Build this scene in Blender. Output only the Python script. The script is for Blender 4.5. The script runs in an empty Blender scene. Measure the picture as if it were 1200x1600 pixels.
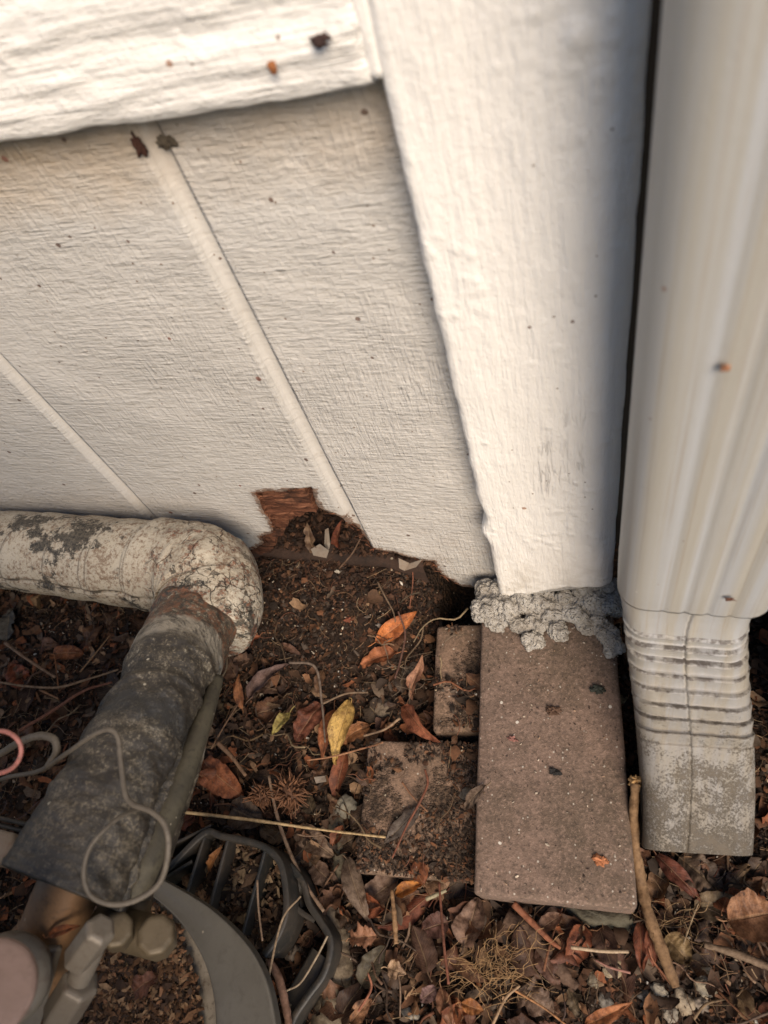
import bpy, bmesh, math, random
import numpy as np
from mathutils import Vector, Matrix

# ------------------------------------------------------------------ camera, world, sun, exposure
sc = bpy.context.scene
C = sc.collection
F = 1074.0                                   # focal length in pixels of a 1200 x 1600 picture
CAM_Z = 0.56
_D = np.array([315, 710, 1074.0]); _D /= np.linalg.norm(_D)
_X = -np.array([-3300, -160, 1074.0]); _X /= np.linalg.norm(_X)
_X = _X - _D * (_X @ _D); _X /= np.linalg.norm(_X)
_Z = -_D; _Y = np.cross(_Z, _X)
R = np.array([_X, _Y, _Z])                   # camera axes (right, down, forward) -> world

cam_data = bpy.data.cameras.new('camera')
cam = bpy.data.objects.new('camera', cam_data); C.objects.link(cam)
cam_data.sensor_fit = 'VERTICAL'; cam_data.sensor_height = 36.0; cam_data.sensor_width = 27.0
cam_data.lens = 36.0 * F / 1600
cam_data.clip_start = 0.02; cam_data.clip_end = 300
mw = Matrix.Identity(4)
for i in range(3):
    mw[i][0] = R[i][0]; mw[i][1] = -R[i][1]; mw[i][2] = -R[i][2]
mw[2][3] = CAM_Z
cam.matrix_world = mw
cam_data.dof.use_dof = True
cam_data.dof.focus_distance = 0.51
cam_data.dof.aperture_fstop = 8.0
sc.camera = cam

SUN_EL, SUN_AZ = 39.0, 150.0                 # azimuth: compass angle the light comes from (0 = +Y, 90 = +X)
w = bpy.data.worlds.new('World'); sc.world = w; w.use_nodes = True
nt = w.node_tree
sky = nt.nodes.new('ShaderNodeTexSky'); sky.sky_type = 'NISHITA'; sky.sun_disc = False
sky.sun_elevation = math.radians(SUN_EL); sky.sun_rotation = math.radians(SUN_AZ)
sky.dust_density = 0.4; sky.ozone_density = 3.0
nt.links.new(sky.outputs[0], nt.nodes['Background'].inputs[0])
nt.nodes['Background'].inputs[1].default_value = 0.15
sun_d = bpy.data.lights.new('sun', 'SUN'); sun_d.energy = 4.7; sun_d.angle = math.radians(33)
sun_d.color = (1.0, 0.835, 0.665)
sun = bpy.data.objects.new('sun', sun_d); C.objects.link(sun)
_el, _az = math.radians(SUN_EL), math.radians(SUN_AZ)
sdir = Vector((math.sin(_az) * math.cos(_el), math.cos(_az) * math.cos(_el), math.sin(_el)))
sun.rotation_euler = sdir.to_track_quat('Z', 'Y').to_euler()
vs = sc.view_settings
vs.view_transform = 'Standard'; vs.look = 'None'; vs.exposure = 0.22; vs.gamma = 1.0; vs.use_curve_mapping = False
sc.cycles.max_bounces = 6

# ------------------------------------------------------------------ measuring the photograph
def ray(px, py):
    return R @ (np.array([px - 600, py - 800, F]) / F)
def az(px, py, z=0.0):                       # where the sight line meets the level plane z
    r = ray(px, py); return np.array([0, 0, CAM_Z]) + r * ((z - CAM_Z) / r[2])
def ay(px, py, y):                           # ... the plane parallel to the wall at y
    r = ray(px, py); return np.array([0, 0, CAM_Z]) + r * (y / r[1])
def pd(px, py, d):                           # ... at depth d
    return np.array([0, 0, CAM_Z]) + ray(px, py) * d
def pj(p):
    p = np.asarray(p, float) - np.array([0, 0, CAM_Z]); c = p @ R
    return 600 + F * c[..., 0] / c[..., 2], 800 + F * c[..., 1] / c[..., 2]

# ------------------------------------------------------------------ noise
def _hash(ix, iy, s):
    h = (ix.astype(np.int64) * 374761393 + iy.astype(np.int64) * 668265263 + s * 2246822519) & 0xffffffff
    h = ((h ^ (h >> 13)) * 1274126177) & 0xffffffff
    return ((h ^ (h >> 16)) & 0xffff) / 65535.0
def vnoise(x, y, s=0):
    x = np.asarray(x, float); y = np.asarray(y, float)
    ix = np.floor(x); iy = np.floor(y); fx = x - ix; fy = y - iy
    fx = fx * fx * fx * (fx * (fx * 6 - 15) + 10); fy = fy * fy * fy * (fy * (fy * 6 - 15) + 10)
    a = _hash(ix, iy, s); b = _hash(ix + 1, iy, s); c = _hash(ix, iy + 1, s); d = _hash(ix + 1, iy + 1, s)
    return (a + (b - a) * fx) * (1 - fy) + (c + (d - c) * fx) * fy
def fbm(x, y, o=4, s=0):
    t = 0; a = 0.5; k = 1.0
    for i in range(o):
        t = t + a * (vnoise(np.asarray(x) * k + i * 17.3, np.asarray(y) * k - i * 9.1, s + i) * 2 - 1); a *= 0.5; k *= 2.03
    return t
def ridged(x, y, o=3, s=0):
    t = 0; a = 0.5; k = 1.0
    for i in range(o):
        t = t + a * (1 - np.abs(vnoise(np.asarray(x) * k + i * 7.3, np.asarray(y) * k, s + i) * 2 - 1) * 2); a *= 0.5; k *= 2.1
    return t
def sstep(a, b, x):
    t = np.clip((np.asarray(x, float) - a) / (b - a), 0, 1); return t * t * (3 - 2 * t)
def inside(px, py, poly):
    px = np.asarray(px); py = np.asarray(py); r = np.zeros(px.shape, bool); n = len(poly)
    for i in range(n):
        x1, y1 = poly[i]; x2, y2 = poly[(i + 1) % n]
        c = ((y1 > py) != (y2 > py)) & (px < (x2 - x1) * (py - y1) / ((y2 - y1) if y2 != y1 else 1e-12) + x1)
        r ^= c
    return r

# ------------------------------------------------------------------ materials
class Mat:
    def __init__(s, name, rough=0.6, spec=0.4):
        s.m = bpy.data.materials.new(name); s.m.use_nodes = True; s.t = s.m.node_tree
        s.b = s.t.nodes['Principled BSDF']; s.b.inputs['Roughness'].default_value = rough
        s.b.inputs['Specular IOR Level'].default_value = spec
        s.co = s.t.nodes.new('ShaderNodeTexCoord').outputs['Object']
    def set(s, node, key, v):
        i = node.inputs[key]
        if hasattr(v, 'is_output') or isinstance(v, bpy.types.NodeSocket): s.t.links.new(v, i)
        else:
            if isinstance(v, (tuple, list)) and len(v) == 3 and i.type == 'RGBA': v = (*v, 1)
            i.default_value = v
    def node(s, typ, ins=None, **kw):
        n = s.t.nodes.new('ShaderNode' + typ)
        for k, v in kw.items(): setattr(n, k, v)
        for k, v in (ins or {}).items(): s.set(n, k, v)
        return n
    def scale(s, v=(1, 1, 1), rot=(0, 0, 0), loc=(0, 0, 0), co=None):
        return s.node('Mapping', {'Vector': co or s.co, 'Scale': v, 'Rotation': rot, 'Location': loc}).outputs[0]
    def noise(s, sc_, det=4, rough=0.6, v=None, dist=0.0, w=None):
        return s.node('TexNoise', {'Vector': v or s.co, 'Scale': sc_, 'Detail': det, 'Roughness': rough, 'Distortion': dist}).outputs['Fac']
    def voro(s, sc_, feat='F1', v=None, rnd=1.0, out='Distance'):
        n = s.node('TexVoronoi', {'Vector': v or s.co, 'Scale': sc_, 'Randomness': rnd}, feature=feat)
        return n.outputs[out]
    def ramp(s, f, stops, interp='LINEAR'):
        n = s.node('ValToRGB', {'Fac': f}); n.color_ramp.interpolation = interp
        e = n.color_ramp.elements
        while len(e) < len(stops): e.new(0.5)
        for i, (p, c) in enumerate(stops):
            e[i].position = p
            if not isinstance(c, (tuple, list)): c = (c, c, c)
            e[i].color = (*c[:3], 1)
        return n.outputs[0]
    def mix(s, f, a, b, mode='MIX'):
        n = s.node('Mix', data_type='RGBA', blend_type=mode)
        s.set(n, 0, f); s.set(n, 6, a); s.set(n, 7, b); return n.outputs[2]
    def math(s, op, a, b=0.0, clamp=False):
        n = s.node('Math', operation=op, use_clamp=clamp); s.set(n, 0, a); s.set(n, 1, b); return n.outputs[0]
    def mrange(s, v, a, b, c=0.0, d=1.0):
        return s.node('MapRange', {'Value': v, 'From Min': a, 'From Max': b, 'To Min': c, 'To Max': d}, clamp=True).outputs[0]
    def xyz(s, v=None):
        return s.node('SeparateXYZ', {'Vector': v or s.co}).outputs
    def bump(s, h, dist, strength=1.0, prev=None):
        ins = {'Height': h, 'Distance': dist, 'Strength': strength}
        if prev is not None: ins['Normal'] = prev
        return s.node('Bump', ins).outputs[0]
    def done(s, col=None, nrm=None, rough=None, metal=None):
        if col is not None: s.set(s.b, 'Base Color', col)
        if nrm is not None: s.set(s.b, 'Normal', nrm)
        if rough is not None: s.set(s.b, 'Roughness', rough)
        if metal is not None: s.set(s.b, 'Metallic', metal)
        return s.m

def specks(m, scale, size, keep, off=0.0):
    """mask of scattered irregular specks: 1 inside a speck"""
    v = m.scale((1, 1, 1), loc=(off, off * .7, off * .3))
    d = m.node('TexVoronoi', {'Vector': v, 'Scale': scale}, feature='F1')
    wob = m.noise(scale * 3, 2, .5, v)
    dd = m.math('ADD', d.outputs['Distance'], m.math('MULTIPLY', m.math('SUBTRACT', wob, .5), size * 1.6))
    rnd = m.xyz(d.outputs['Color'])[0]
    return m.math('MULTIPLY', m.math('LESS_THAN', dd, size), m.math('GREATER_THAN', rnd, 1 - keep))

PAINT = (0.555, 0.53, 0.485)
def mat_siding():
    m = Mat('painted_siding', .40, .5)
    grain_h = m.noise(1, 6, .62, m.scale((70, 60, 520)), .25)      # rows across the panel
    grain_v = m.noise(1, 4, .6, m.scale((560, 60, 55)), .3)       # rough sawn grain running up
    lump = m.noise(260, 3, .5)
    blob = m.ramp(m.voro(150, 'SMOOTH_F1', m.scale((.8, 1, 1.5))), [(0, 1), (.45, 0)])
    where = m.ramp(m.noise(9, 2, .5), [(.40, 0), (.62, 1)])
    amp = m.ramp(m.noise(1, 3, .6, m.scale((16, 10, 30), loc=(1, 2, 5))), [(.35, .45), (.65, 1.25)])
    h = m.math('ADD', m.math('MULTIPLY', grain_h, amp), m.math('MULTIPLY', grain_v, m.math('MULTIPLY', m.math('ADD', where, .2), .9)))
    h = m.math('ADD', h, m.math('MULTIPLY', lump, .55))
    drop = m.math('MULTIPLY', blob, m.ramp(m.noise(70, 2, .5), [(.55, 0), (.7, 1)]))
    h = m.math('ADD', h, m.math('MULTIPLY', drop, .45))
    gx_ = m.math('ABSOLUTE', m.math('SUBTRACT', m.math('MODULO', m.math('ADD', m.xyz()[0], .19 + .194 * 8 + .097), .194), .097))
    ing = m.mrange(gx_, .0075, .0045)
    h = m.math('MULTIPLY', h, m.math('SUBTRACT', 1.0, m.math('MULTIPLY', ing, .72)))
    nr = m.bump(h, .0023, .9)
    col = m.mix(m.ramp(m.noise(7, 4, .6), [(.35, 0), (.7, 1)]), PAINT, (.51, .485, .44))
    col = m.mix(m.math('MULTIPLY', m.ramp(grain_h, [(.30, 1), (.42, 0)]), .3), col, (.30, .255, .19))
    gl = m.math('MODULO', m.math('ADD', m.xyz()[0], .19 + .194 * 8 - .0042), .194)
    gl = m.math('MULTIPLY', m.math('LESS_THAN', m.math('ADD', gl, m.math('MULTIPLY', m.math('SUBTRACT', m.noise(260, 3), .5), .0016)), .0016), m.ramp(m.noise(30, 4, .7), [(.3, .35), (.6, 1)]))
    col = m.mix(m.math('MULTIPLY', gl, .7), col, (.12, .09, .06))  # dark line painted along each groove lip in place of its shade
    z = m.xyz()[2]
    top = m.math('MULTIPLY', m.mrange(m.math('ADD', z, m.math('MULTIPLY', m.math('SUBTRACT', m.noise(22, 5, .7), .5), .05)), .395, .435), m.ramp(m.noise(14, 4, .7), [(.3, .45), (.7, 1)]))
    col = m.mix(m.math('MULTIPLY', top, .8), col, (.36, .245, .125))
    low = m.math('MULTIPLY', m.mrange(z, .17, .04), m.ramp(m.noise(60, 5, .7), [(.45, 0), (.7, 1)]))
    col = m.mix(m.math('MULTIPLY', low, .35), col, (.30, .22, .15))
    for s_, sz, k, o, c in ((95, .13, .10, 0, (.10, .05, .03)), (240, .16, .07, 3, (.16, .10, .06)), (45, .075, .12, 7, (.20, .07, .04))):
        col = m.mix(m.math('MULTIPLY', specks(m, s_, sz, k, o), .85), col, c)
    sm = m.ramp(m.noise(22, 5, .75), [(.66, 0), (.76, .45)])
    col = m.mix(sm, col, (.26, .21, .16))
    ed = m.node('Attribute', attribute_name='edge').outputs['Fac']
    ew = m.math('ADD', ed, m.math('MULTIPLY', m.math('SUBTRACT', m.noise(190, 5, .8), .5), 1.3))
    col = m.mix(m.math('MULTIPLY', m.mrange(ew, .66, .74), .85), col, m.mix(m.ramp(grain_h, [(.4, 0), (.6, 1)]), (.06, .028, .016), (.22, .12, .07)))
    col = m.mix(m.math('MULTIPLY', m.mrange(ew, .12, .6), .22), col, (.20, .15, .11))
    return m.done(col, nr)
def mat_board(name, vert=True, k=1.0):
    m = Mat(name, .42, .45)
    sc_ = (60, 60, 11) if vert else (6, 60, 75)
    g = m.noise(1, 5, .6, m.scale(sc_), .8)
    g2 = m.noise(1, 4, .65, m.scale((320, 200, 40) if vert else (24, 200, 300)), .3)
    drop = m.ramp(m.voro(120, 'SMOOTH_F1'), [(0, 1), (.4, 0)])
    drop = m.math('MULTIPLY', drop, m.ramp(m.noise(28, 2, .5), [(.5, 0), (.68, 1)]))
    h = m.math('ADD', m.math('MULTIPLY', g, .9), m.math('MULTIPLY', g2, .8))
    h = m.math('ADD', h, m.math('MULTIPLY', drop, .6))
    h = m.math('ADD', h, m.math('MULTIPLY', m.noise(330, 3, .6), .35))
    crk = m.noise(1, 3, .5, m.scale((130, 60, 7) if vert else (7, 60, 130), loc=(3, 1, 2)), 1.2)
    crack = m.math('MULTIPLY', m.ramp(crk, [(.485, 0), (.5, 1), (.515, 0)]), m.ramp(m.noise(18, 2, .5), [(.62, 0), (.70, 1)]))
    h = m.math('SUBTRACT', h, m.math('MULTIPLY', crack, .3))
    nr = m.bump(h, .0024 * k, .8)
    col = m.mix(m.ramp(m.noise(12, 4, .6), [(.35, 0), (.7, 1)]), (.79, .76, .70), (.74, .71, .65))
    col = m.mix(m.math('MULTIPLY', crack, .15), col, (.32, .26, .2))
    for s_, sz, kk, o, c in ((110, .10, .05, 0, (.16, .09, .06)), (40, .06, .10, 5, (.30, .14, .07)), (230, .15, .035, 2, (.2, .14, .09))):
        col = m.mix(m.math('MULTIPLY', specks(m, s_, sz, kk, o), .8), col, c)
    if vert:
        z = m.xyz()[2]
        low = m.math('MULTIPLY', m.mrange(z, .15, .06), m.ramp(m.noise(60, 5, .7), [(.45, 0), (.65, 1)]))
        col = m.mix(m.math('MULTIPLY', low, .5), col, (.28, .23, .15))
    return m.done(col, nr)
def mat_spout():
    m = Mat('painted_gutter_metal', .38, .5)
    uv = m.node('TexCoord').outputs['UV']; uu, ph, _ = m.xyz(uv)
    st = m.noise(1, 3, .6, m.scale((150, 40, 1.2)), .15)
    col = m.mix(m.ramp(st, [(.40, 0), (.60, 1)]), (.385, .39, .385), (.375, .355, .305))
    col = m.mix(m.math('MULTIPLY', m.ramp(m.noise(1, 5, .7, m.scale((420, 60, 5), loc=(4, 0, 0))), [(.54, 0), (.62, 1)]), .30), col, (.27, .21, .14))
    for s_, sz, kk, o, c in ((75, .07, .10, 0, (.22, .10, .05)), (150, .09, .10, 5, (.16, .11, .075)), (120, .08, .07, 9, (.62, .60, .54))):
        col = m.mix(m.math('MULTIPLY', specks(m, s_, sz, kk, o), .8), col, c)
    z = m.xyz()[2]
    n1 = m.noise(700, 5, .85); n2 = m.noise(60, 5, .7); n3 = m.noise(1, 4, .7, m.scale((160, 60, 30)))
    f = m.math('ADD', m.math('MULTIPLY', n1, .6), m.math('MULTIPLY', n2, .4))
    g1 = m.mrange(z, .14, .05, -.045, .085)
    dirt = m.math('MULTIPLY', m.mrange(m.math('ADD', f, g1), .53, .57), m.mrange(z, .155, .11))
    col = m.mix(m.math('MULTIPLY', m.mrange(z, .215, .06, .12, 1.0), m.math('ADD', .50, m.math('MULTIPLY', n3, .5))), col, (.14, .112, .078))
    col = m.mix(m.math('MULTIPLY', dirt, .85), col, m.mix(m.ramp(n2, [(.4, 0), (.6, 1)]), (.035, .027, .017), (.085, .065, .042)))
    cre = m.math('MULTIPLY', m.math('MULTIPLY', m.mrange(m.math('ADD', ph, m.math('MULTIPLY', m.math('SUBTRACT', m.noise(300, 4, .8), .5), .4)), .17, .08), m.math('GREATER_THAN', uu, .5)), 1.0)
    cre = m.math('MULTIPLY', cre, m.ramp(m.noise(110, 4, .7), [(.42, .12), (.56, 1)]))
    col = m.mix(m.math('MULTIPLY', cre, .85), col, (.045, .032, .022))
    nr = m.bump(m.noise(30, 3, .5), .0012, .35)
    nr = m.bump(m.math('ADD', n1, dirt), .0006, .6, nr)
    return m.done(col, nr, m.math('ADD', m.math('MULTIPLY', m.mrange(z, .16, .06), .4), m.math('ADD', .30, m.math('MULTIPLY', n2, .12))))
def mat_brick(name, soil=0.0, tone=(.200, .138, .105)):
    m = Mat(name, .88, .25)
    n1 = m.noise(45, 7, .75); n2 = m.noise(520, 4, .75); n3 = m.noise(11, 5, .7)
    col = m.mix(m.ramp(n1, [(.38, 0), (.66, 1)]), tone, tuple(c * .62 for c in tone))
    col = m.mix(m.ramp(n3, [(.45, 0), (.65, .7)]), col, (tone[0] * .48, tone[1] * .52, tone[2] * .46))
    col = m.mix(m.ramp(n2, [(.50, 0), (.68, .6)]), col, tuple(min(1, c * 1.8) for c in tone))
    col = m.mix(m.ramp(m.noise(300, 5, .8), [(.50, 0), (.66, .75)]), col, (.055, .042, .032))
    for s_, sz, kk, o, c in ((330, .20, .13, 0, (.46, .42, .35)), (260, .2, .16, 3, (.06, .045, .035)), (90, .10, .14, 6, (.62, .58, .5)), (60, .16, .06, 9, (.035, .03, .025))):
        col = m.mix(m.math('MULTIPLY', specks(m, s_, sz, kk, o), .8), col, c)
    h = m.math('ADD', n2, m.math('MULTIPLY', n1, 1.2))
    nr = m.bump(h, .0012, .8)
    if soil > 0:
        s1 = m.ramp(m.noise(22, 6, .75, m.scale((1, 1, 1), loc=(2, 5, 1))), [(.56 - soil * .2, 0), (.63 - soil * .2, 1)])
        sc2 = m.mix(m.ramp(m.noise(420, 3, .6), [(.4, 0), (.65, 1)]), (.035, .024, .017), (.13, .085, .055))
        sc2 = m.mix(m.math('MULTIPLY', specks(m, 300, .2, .12, 8), .9), sc2, (.42, .36, .26))
        col = m.mix(s1, col, sc2)
        nr = m.bump(m.math('MULTIPLY', s1, m.noise(250, 4, .7)), .004, .8, nr)
    return m.done(col, nr)
def mat_soil():
    m = Mat('dark_soil', .92, .2)
    n1 = m.noise(60, 6, .7); v = m.voro(330, out='Color')
    vv = m.xyz(v)[0]
    col = m.mix(m.ramp(n1, [(.35, 0), (.65, 1)]), (.012, .008, .006), (.038, .023, .014))
    col = m.mix(m.ramp(vv, [(.72, 0), (.95, .75)]), col, (.08, .042, .022))
    col = m.mix(m.math('MULTIPLY', specks(m, 260, .2, .06, 4), .9), col, (.40, .32, .22))
    h = m.math('ADD', m.voro(330), m.math('MULTIPLY', m.noise(150, 5, .7), 1.4))
    return m.done(col, m.bump(h, .004, .9))
def mat_attr(name, rough=.85, attr='col'):
    m = Mat(name, rough, .25)
    a = m.node('Attribute', attribute_name=attr).outputs['Color']
    n = m.noise(350, 3, .6)
    return m.done(m.mix(m.ramp(n, [(.35, 0), (.7, .5)]), a, (.03, .02, .013)), m.bump(n, .0008, .6))
def mat_leaf():
    m = Mat('dead_leaf', .62, .35)
    uv = m.node('TexCoord').outputs['UV']; x, y, _ = m.xyz(uv)
    oi = m.node('ObjectInfo'); base = oi.outputs['Color']; rnd = oi.outputs['Random']
    off = m.node('CombineXYZ', {'X': m.math('MULTIPLY', rnd, 40), 'Y': m.math('MULTIPLY', rnd, 17), 'Z': rnd}).outputs[0]
    co = m.node('VectorMath', {0: m.co, 1: off}, operation='ADD').outputs[0]
    n1 = m.noise(95, 6, .75, co); n2 = m.noise(500, 3, .7, co)
    dark = m.mix(1.0, base, (.30, .24, .22), 'MULTIPLY')
    col = m.mix(m.ramp(n1, [(.42, 0), (.60, .9)]), base, dark)
    col = m.mix(m.ramp(n2, [(.54, 0), (.68, .55)]), col, (.05, .03, .02))
    ay_ = m.math('ABSOLUTE', m.math('SUBTRACT', y, .5))
    rib = m.ramp(ay_, [(0, 1), (.022, .9), (.04, 0)])
    vein = m.math('SINE', m.math('MULTIPLY', m.math('ADD', x, m.math('MULTIPLY', ay_, -.45)), 95))
    vm = m.ramp(vein, [(.86, 0), (.97, 1)])
    col = m.mix(m.math('MULTIPLY', rib, .35), col, m.mix(.5, base, (.5, .36, .2)))
    col = m.mix(m.math('MULTIPLY', vm, .16), col, (.35, .22, .12))
    edge = m.ramp(ay_, [(.38, 0), (.5, .45)])
    col = m.mix(edge, col, dark)
    sp = specks(m, 120, .16, .18); col = m.mix(m.math('MULTIPLY', sp, .6), col, (.03, .02, .015))
    h = m.math('SUBTRACT', m.math('MULTIPLY', n1, .7), m.math('ADD', rib, m.math('MULTIPLY', vm, .35)))
    nr = m.bump(h, .0010, .7)
    m.done(col, nr)
    tr = m.node('BsdfTranslucent', {'Color': col, 'Normal': nr})
    mx = m.node('MixShader', {'Fac': .16}); m.t.links.new(m.b.outputs[0], mx.inputs[1]); m.t.links.new(tr.outputs[0], mx.inputs[2])
    m.t.links.new(mx.outputs[0], m.t.nodes['Material Output'].inputs['Surface'])
    return m.m
def mat_twig():
    m = Mat('twig_bark', .8, .25)
    base = m.node('ObjectInfo').outputs['Color']
    n = m.noise(1, 4, .65, m.scale((300, 300, 300))); n2 = m.noise(60, 3, .6)
    col = m.mix(m.ramp(n, [(.4, 0), (.7, .8)]), base, m.mix(1.0, base, (.35, .3, .27), 'MULTIPLY'))
    col = m.mix(m.ramp(n2, [(.5, 0), (.7, .4)]), col, (.06, .04, .03))
    return m.done(col, m.bump(n, .0012, .7))
def mat_obj(name, rough=.8, dark=.5, ns=200, b=.001, spec=.3):
    m = Mat(name, rough, spec)
    base = m.node('ObjectInfo').outputs['Color']
    n = m.noise(ns, 5, .7); n2 = m.noise(ns * .2, 3, .6)
    col = m.mix(m.ramp(n, [(.38, 0), (.68, dark)]), base, m.mix(1.0, base, (.30, .27, .24), 'MULTIPLY'))
    col = m.mix(m.ramp(n2, [(.45, 0), (.7, dark)]), col, m.mix(1.0, base, (.5, .42, .33), 'MULTIPLY'))
    return m.done(col, m.bump(m.math('ADD', n, n2), b, .8))
WRINGS = ((.25, .0012), (.31, .0012), (.385, .0015), (.452, .0012), (.466, .0007), (.545, .0014), (.556, .0007))
def mat_wrap():
    m = Mat('painted_pipe_wrap', .6, .3)
    uv = m.node('TexCoord').outputs['UV']; us, ut, _ = m.xyz(uv)
    n1 = m.noise(70, 6, .75); n2 = m.noise(330, 5, .8); n3 = m.noise(22, 4, .6)
    col = m.mix(m.ramp(n3, [(.35, 0), (.7, 1)]), (.50, .445, .345), (.40, .345, .255))
    top = m.ramp(m.math('ADD', n2, m.math('MULTIPLY', n1, .6)), [(.78, 0), (.92, .85)])
    col = m.mix(top, col, (.17, .105, .062))
    col = m.mix(m.ramp(m.noise(520, 3, .7), [(.62, 0), (.70, .8)]), col, (.09, .06, .04))
    big = m.ramp(m.math('ADD', m.noise(24, 3, .6, m.scale((.75, 1.2, 1.2), loc=(3.9, 1.7, 1))), m.math('MULTIPLY', m.math('SUBTRACT', m.noise(110, 6, .85), .5), .75)), [(.60, 0), (.63, 1)])
    col = m.mix(big, col, m.mix(m.ramp(n2, [(.4, 0), (.6, 1)]), (.03, .028, .024), (.14, .12, .09)))
    el = m.mrange(us, .58, .66)
    rust = m.math('MULTIPLY', m.ramp(m.noise(75, 6, .8, m.scale((1, 1, 1), loc=(8, 1, 4))), [(.53, 0), (.60, .9)]), el)
    col = m.mix(rust, col, m.mix(m.ramp(n2, [(.45, 0), (.55, 1)]), (.05, .04, .033), (.24, .10, .055)))
    vo = m.node('VectorMath', {0: m.co, 1: m.node('VectorMath', {0: m.node('TexNoise', {'Vector': m.co, 'Scale': 90.0, 'Detail': 3.0}).outputs['Color'], 1: (.012, .012, .012)}, operation='MULTIPLY').outputs[0]}, operation='ADD').outputs[0]
    ck = m.voro(75, 'DISTANCE_TO_EDGE', vo)
    crack = m.math('MULTIPLY', m.ramp(ck, [(0, 1), (.035, 0)]), m.math('MULTIPLY', el, m.ramp(m.noise(40, 2), [(.45, 0), (.55, 1)])))
    col = m.mix(m.math('MULTIPLY', crack, .9), col, (.035, .027, .02))
    th_ = m.math('MULTIPLY', ut, 6.2832)
    up_ = m.math('ADD', us, m.math('MULTIPLY', m.math('COSINE', m.math('SUBTRACT', th_, 1.2)), .017))
    up_ = m.math('ADD', up_, m.math('MULTIPLY', m.math('SUBTRACT', n1, .5), .003))
    for c_, h_ in WRINGS:
        ln = m.mrange(m.math('ABSOLUTE', m.math('SUBTRACT', up_, c_)), .0022, .0008)
        col = m.mix(m.math('MULTIPLY', ln, .55), col, (.12, .09, .06))
    sl = m.math('ABSOLUTE', m.math('SUBTRACT', m.math('ADD', th_, m.math('MULTIPLY', m.math('SINE', m.math('MULTIPLY', us, 40)), .03)), 1.2))
    sl = m.math('ADD', sl, m.math('MULTIPLY', m.math('SUBTRACT', n2, .5), .10))
    col = m.mix(m.math('MULTIPLY', m.mrange(sl, .055, .025), m.math('MULTIPLY', .85, m.mrange(us, .60, .57))), col, (.035, .026, .018))
    h = m.math('SUBTRACT', m.math('ADD', m.math('MULTIPLY', n1, 1.1), m.math('MULTIPLY', n2, .5)), m.math('SUBTRACT', crack, m.math('MULTIPLY', big, .6)))
    return m.done(col, m.bump(h, .0015, .8))
def mat_foam():
    m = Mat('black_foam', .32, .55)
    uv = m.node('TexCoord').outputs['UV']; us, ut, _ = m.xyz(uv)
    n1 = m.noise(620, 4, .85); n2 = m.noise(38, 6, .7); n4 = m.noise(240, 5, .8)
    col = m.mix(m.ramp(n2, [(.35, 0), (.7, 1)]), (.026, .022, .018), (.050, .042, .031))
    f = m.math('ADD', m.math('MULTIPLY', n1, .55), m.math('ADD', m.math('MULTIPLY', n4, .45), m.math('MULTIPLY', m.math('SUBTRACT', n2, .5), .35)))
    col = m.mix(m.math('MULTIPLY', m.ramp(f, [(.49, 0), (.57, .8)]), m.mrange(us, .2, .6, 1.0, .72)), col, (.185, .15, .10))
    col = m.mix(m.math('MULTIPLY', m.ramp(f, [(.565, 0), (.61, .95)]), m.mrange(us, .95, .2)), col, (.42, .38, .29))
    wob = m.math('ADD', us, m.math('MULTIPLY', m.math('SUBTRACT', m.noise(60, 4, .7), .5), .05))
    rust = m.math('MULTIPLY', m.math('LESS_THAN', wob, .27), m.ramp(m.noise(170, 6, .8), [(.47, 0), (.56, 1)]))
    col = m.mix(m.math('MULTIPLY', rust, .85), col, (.20, .085, .042))
    ring = m.math('MULTIPLY', m.math('MULTIPLY', m.mrange(wob, .255, .27), m.mrange(wob, .345, .31)), m.ramp(m.noise(1, 4, .8, m.scale((60, 60, 300))), [(.38, 0), (.56, 1)]))
    col = m.mix(m.math('MULTIPLY', ring, .8), col, (.38, .335, .26))
    col = m.mix(m.math('MULTIPLY', specks(m, 90, .08, .16, 2), .9), col, (.55, .50, .38))
    slick = m.math('MULTIPLY', m.mrange(wob, .50, .53), m.mrange(wob, .60, .57))
    col = m.mix(m.math('MULTIPLY', slick, .75), col, (.022, .022, .021))
    return m.done(col, m.bump(m.math('ADD', n1, m.math('MULTIPLY', n4, 1.2)), .0011, .6), m.math('ADD', .42, m.math('MULTIPLY', m.math('MULTIPLY', slick, -1), .25)))
def mat_plain(name, col, rough=.6, dirt=.35, dcol=(.07, .05, .035), b=.0006, ns=160, spec=.4, metal=0.0):
    m = Mat(name, rough, spec)
    n = m.noise(ns, 5, .7); n2 = m.noise(ns * .18, 4, .65)
    c = m.mix(m.math('MULTIPLY', m.ramp(n2, [(.42, 0), (.72, 1)]), dirt), col, dcol)
    c = m.mix(m.math('MULTIPLY', m.ramp(n, [(.52, 0), (.68, 1)]), dirt), c, dcol)
    c = m.mix(m.math('MULTIPLY', specks(m, ns, .14, .06, 4), .5), c, (.45, .38, .28))
    return m.done(c, m.bump(m.math('ADD', n, n2), b, .6), None, metal)
def mat_rot():
    m = Mat('rotten_wood', .85, .2)
    f = m.noise(1, 6, .7, m.scale((22, 200, 330)), .6)
    col = m.ramp(f, [(.30, (.035, .014, .008)), (.48, (.12, .046, .024)), (.62, (.27, .12, .065)), (.75, (.22, .09, .045))])
    col = m.mix(m.ramp(m.noise(40, 4, .7), [(.5, 0), (.66, .8)]), col, (.03, .017, .012))
    return m.done(col, m.bump(f, .004, 1.0))
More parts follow.
